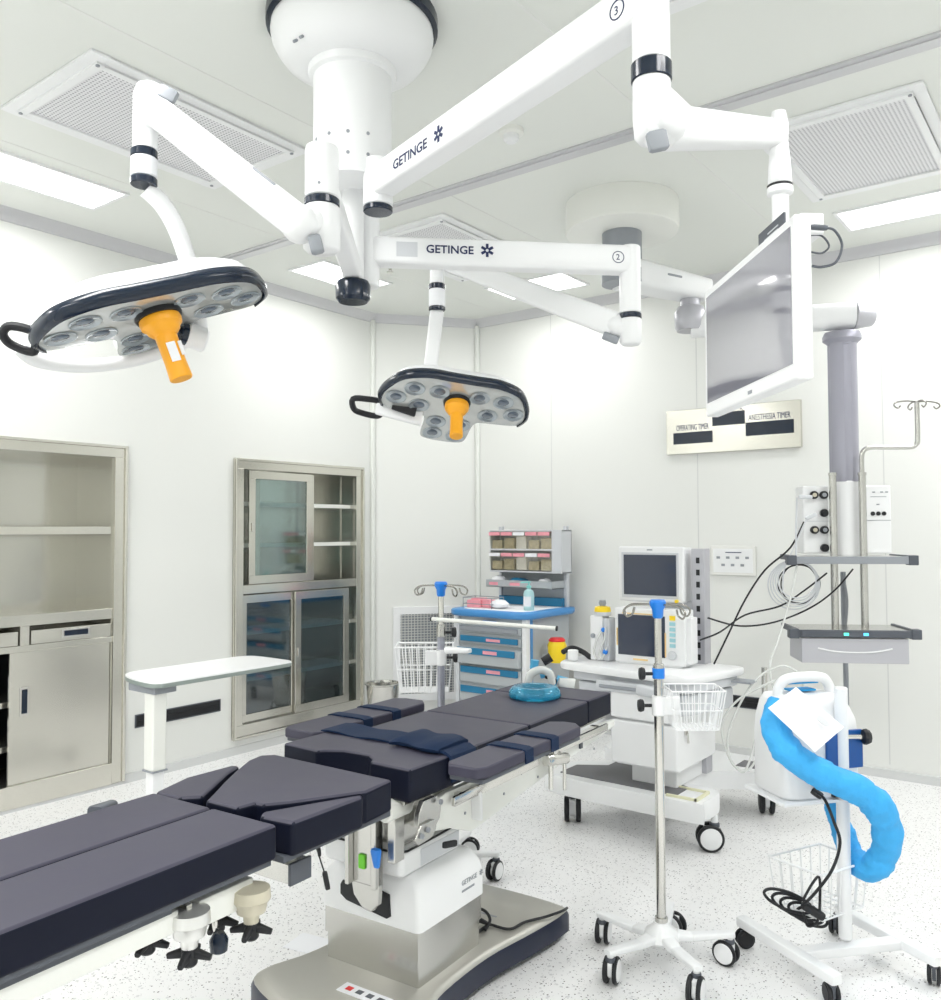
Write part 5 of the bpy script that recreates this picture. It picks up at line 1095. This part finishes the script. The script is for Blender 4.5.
b = MB(); b.cyl(at(558, 683, d=3.9), at(572, 688, d=3.9), .025, .045, n=18); b.done('mask', CLEAR, o, world=True)

# ------------------------------------------------------------------ PATIENT WARMER AND CART
wx, wy = -.775, 3.13
ua = math.atan2(-.403, .915)
t = WC = thing('warmer_cart', 'white wheeled H-base stand with wire basket at lower right', 'stand', (wx, wy, 0), ua)
b = MB()
iwc = WM[t.name].inverted()
def LC_(x, y, z=.092): return iwc @ V((x, y, z))
b.beam(LC_(-1.125, 3.095), LC_(-.735, 2.865), .042, .034, rad=.15); b.beam(LC_(-.865, 3.40), LC_(-.50, 3.185), .042, .034, rad=.15)
b.beam(LC_(-.895, 2.96, .089), LC_(-.63, 3.26, .089), .05, .03, rad=.15); b.done('base_frame', WHITE, t)
for i, (x, y) in enumerate(((-1.10, 3.10), (-.755, 2.885), (-.875, 3.41), (-.52, 3.205))):
    q = LC_(x, y); caster(t, q.x, q.y, .08, .033, (1.1, -.5, 2.0, -1.0)[i], w=.035, disc=BLACK, body=DGREY)
b = MB(); b.cyl((0, 0, .11), (0, 0, .96), .022, n=24, bev=.004); b.done('post', WHITE, t)
b = MB(); q0 = V((0, 0, .60)); w2 = WM[t.name].inverted(); e0 = w2 @ at(880, 808, d=2.80); b.beam((0, 0, e0.z+.005), e0, .05, .03, .03, .02); b.done('side_arm', WHITE, t)
p1 = at(856, 741, d=2.9)
b = MB(); cc_ = WM[t.name].inverted().to_3x3() @ RT; b.cyl(V((0, 0, .79))+cc_*.02, V((0, 0, .79))+cc_*.075, .008, n=10); b.mi = 1; T = look(V((0, 0, .79))+cc_*.07, V((0, 0, .79))+cc_*.12); b.lathe([(.012, 0), (.026, .004), (.028, .014), (.022, .026), (0, .028)], T, 8); b.done('clamp_knob', [CHROME, BLACK], t)
# tray + basket
iw = WM[t.name].inverted()
def loc(u, v, d): return iw @ at(u, v, d=d)
b = MB(); c = [at(769, 858, d=3.0), at(822, 872, d=2.83), at(868, 861, d=2.95), at(820, 846, d=3.12)]
zt_ = sum(p.z for p in c)/4; c = [V((p.x, p.y, zt_)) for p in c]; lo = [V((p.x, p.y, zt_-.155))+(sum(c, V())/4-p)*.12-V((0, 0, 0)) for p in c]
for p in lo: p.z = zt_-.155
for i in range(4):
    b.cyl(c[i], c[(i+1) % 4], .004, n=8); b.cyl(lo[i], lo[(i+1) % 4], .003, n=6)
    m1 = [c[i].lerp(lo[i], .5), c[(i+1) % 4].lerp(lo[(i+1) % 4], .5)]; 
    for k2 in range(5): f_ = k2/5; b.cyl(c[i].lerp(c[(i+1) % 4], f_), lo[i].lerp(lo[(i+1) % 4], f_), .0024, n=6)
for k2 in range(1, 6): f_ = k2/6; b.cyl(lo[0].lerp(lo[1], f_), lo[3].lerp(lo[2], f_), .0024, n=6); b.cyl(lo[0].lerp(lo[3], f_), lo[1].lerp(lo[2], f_), .0024, n=6)
bk = b.done('wire_basket', WHITE, t, world=True)
bc = sum(lo, V())/4
# warming unit
uc = at(806, 790, d=3.02); uz = uc.z
o = WU = thing('patient_warmer', 'white patient warming unit with top handle clamped on the stand', 'patient warmer', (uc.x, uc.y, uz), YAW+.25)
def sect(s, z, w_=.155, d_=.11, dy=0): return [(w_*s*cx_, d_*s*cy_+dy, z) for cx_, cy_ in [(math.copysign(abs(math.cos(a))**.35, math.cos(a)), math.copysign(abs(math.sin(a))**.35, math.sin(a))) for a in [2*PI*(i+.5)/32 for i in range(32)]]]
b = MB(); b.rings([sect(.92, .0), sect(1, .012), sect(1.0, .20), sect(.97, .26), sect(.86, .31, dy=.01), sect(.76, .335, dy=.012), sect(.6, .34, dy=.012)]); b.done('housing', WHITEP, o, ang=50)
b = MB(); b.tube([(-.10, .01, .32), (-.095, .01, .365), (-.07, .0, .392), (0, -.005, .398), (.07, 0, .392), (.105, .01, .365), (.125, .01, .31)], .018, n=12); b.done('carry_handle', WHITE, o, ang=60)
b = MB(); b.box(-.07, .06, -.0, .03, .372, .382); b.box(-.05, .05, .0, .05, .345, .352); b.done('blue_grip', mat('grip_blue', (.02, .34, .70), .5), o, bevel=.003)
b = MB(); b.box(.0, .145, -.118, -.106, .10, .23); b.box(.152, .160, -.06, .05, .06, .22); b.done('control_panel', mat('panel_blue', (.01, .09, .33), .3), o, bevel=.004)
b = MB()
for i in range(3): b.box(-.055, .0, -.116, -.108, .035+i*.02, .039+i*.02)
b.done('vent_slot', BLACK, o)
b = MB(); b.box(.02, .06, -.125, -.105, .008, .04); b.done('power_inlet', BLACK, o, bevel=.002)
b = MB(); b.box(-.17, .17, -.12, .12, -.012, 0); b.done('mounting_tray', WHITE, o, bevel=.004)
# hose
o = thing('warming_hose', 'bright blue fabric air hose draped round the warming unit', 'hose', at(830, 780, d=2.8))
path = [at(782, 706, d=2.86), at(777, 716, d=2.84), at(778, 736, d=2.80), at(794, 757, d=2.78), at(825, 776, d=2.78), at(856, 789, d=2.78), at(876, 804, d=2.79), at(887, 828, d=2.82), at(884, 854, d=2.86), at(869, 869, d=2.90), at(853, 856, d=2.98), at(843, 832, d=3.02), at(836, 810, d=3.03), at(832, 797, d=3.04)]
P = smooth_path(path, 9); rn = random.Random(4)
b = MB()
def hr(s):
    base_ = .047 if s < .45 else .050-(s-.45)*.030
    return base_*(1+.05*math.sin(s*70)+.03*math.sin(s*127+1)) * (.7 if s < .01 else 1)
b.tube(P, hr, n=22, raw=True)
for v_ in b.bm.verts: v_.co += V((rn.uniform(-1, 1), rn.uniform(-1, 1), rn.uniform(-1, 1)))*.0022
b.done('hose', HOSEB, o, world=True, ang=80)
# paper
o = thing('instruction_sheet', 'white printed sheet hanging diagonally over the warming unit', 'paper', at(806, 720, d=2.74))
cs = [at(768, 708, d=2.76), at(796, 687, d=2.84), at(844, 727, d=2.76), at(815, 752, d=2.70)]
b = MB(); n_ = 6; nrm_ = -FW*.002
g0 = [[None]*(n_+1) for _ in range(n_+1)]; g1 = [[None]*(n_+1) for _ in range(n_+1)]
for i in range(n_+1):
    for j in range(n_+1):
        u_, w_ = i/n_, j/n_; p = cs[0].lerp(cs[1], u_).lerp(cs[3].lerp(cs[2], u_), w_)-FW*.012*math.sin(PI*w_)*math.sin(PI*u_)
        g0[i][j] = b.v(p); g1[i][j] = b.v(p+nrm_*.5)
for i in range(n_):
    for j in range(n_):
        b.f([g0[i][j], g0[i+1][j], g0[i+1][j+1], g0[i][j+1]]); b.f([g1[i][j], g1[i][j+1], g1[i+1][j+1], g1[i+1][j]])
for i in range(n_):
    b.f([g0[i][0], g1[i][0], g1[i+1][0], g0[i+1][0]]); b.f([g0[i][n_], g0[i+1][n_], g1[i+1][n_], g1[i][n_]]); b.f([g0[0][i], g0[0][i+1], g1[0][i+1], g1[0][i]]); b.f([g0[n_][i], g1[n_][i], g1[n_][i+1], g0[n_][i+1]])
b.done('sheet', PAPER, o, world=True, ang=60)
b = MB(); c = at(823, 721, d=2.725); ex_ = (cs[2]-cs[1]).normalized(); ey_ = (cs[1]-cs[0]).normalized(); Tq = frame(c, ex_, ey_)
b.lathe([(.022, -.001), (.022, .001)], Tq @ Matrix.Diagonal((1, .6, 1, 1)), 20); b.done('grey_oval', LGREY, o, world=True)
# cord
o = thing('warmer_power_cord', 'coiled black power cord lying in the wire basket of the stand', 'cable', (bc.x, bc.y, lo[0].z))
zb = lo[0].z
b = MB(); b.tube([at(817, 793, d=2.86), at(825, 800, d=2.80), at(834, 822, d=2.79), at(840, 843, d=2.79), at(832, 870, d=2.78), at(815, 893, d=2.80), at(803, 905, d=2.84)], .005, n=8)
b.tube([at(803, 900, d=2.84), at(812, 884, d=2.84), at(819, 877, d=2.84), at(820, 895, d=2.84), at(818, 920, d=2.84), at(808, 926, d=2.86), at(803, 912, d=2.86)], .0045, n=8)
for i in range(5):
    r = 1-i*.09; b.tube([at(788+24*r*math.cos(a*.7854)+6*i, 901+(9+i)*r*math.sin(a*.7854)+4*i+.35*24*r*math.cos(a*.7854), d=2.88+.012*i) for a in range(8)], .005, n=8, k=4, closed=True)
b.done('cord', BLACK, o, world=True)
b = MB(); b.beam(at(803, 905, d=2.84), at(823, 917, d=2.84), .03, .028, rad=.4); b.done('cord_tie', BLACK, o, world=True)
b = MB(); b.beam(at(812, 790, d=2.87), at(822, 797, d=2.85), .022, .022, rad=.3); b.done('plug', BLACK, o, world=True)

# ------------------------------------------------------------------ world and view
w = bpy.data.worlds.new('world'); bpy.context.scene.world = w; w.use_nodes = True
w.node_tree.nodes['Background'].inputs[0].default_value = (1, 1, 1, 1); w.node_tree.nodes['Background'].inputs[1].default_value = .6
sc = bpy.context.scene
sc.view_settings.view_transform = 'Standard'; sc.view_settings.look = 'None'; sc.view_settings.gamma = 1; sc.view_settings.use_curve_mapping = False
sc.view_settings.exposure = 0.23
sc.cycles.use_denoising = True; sc.cycles.denoiser = 'OPENIMAGEDENOISE'
sc.cycles.max_bounces = 8; sc.cycles.diffuse_bounces = 5; sc.cycles.glossy_bounces = 4; sc.cycles.transparent_max_bounces = 12; sc.cycles.sample_clamp_indirect = 6
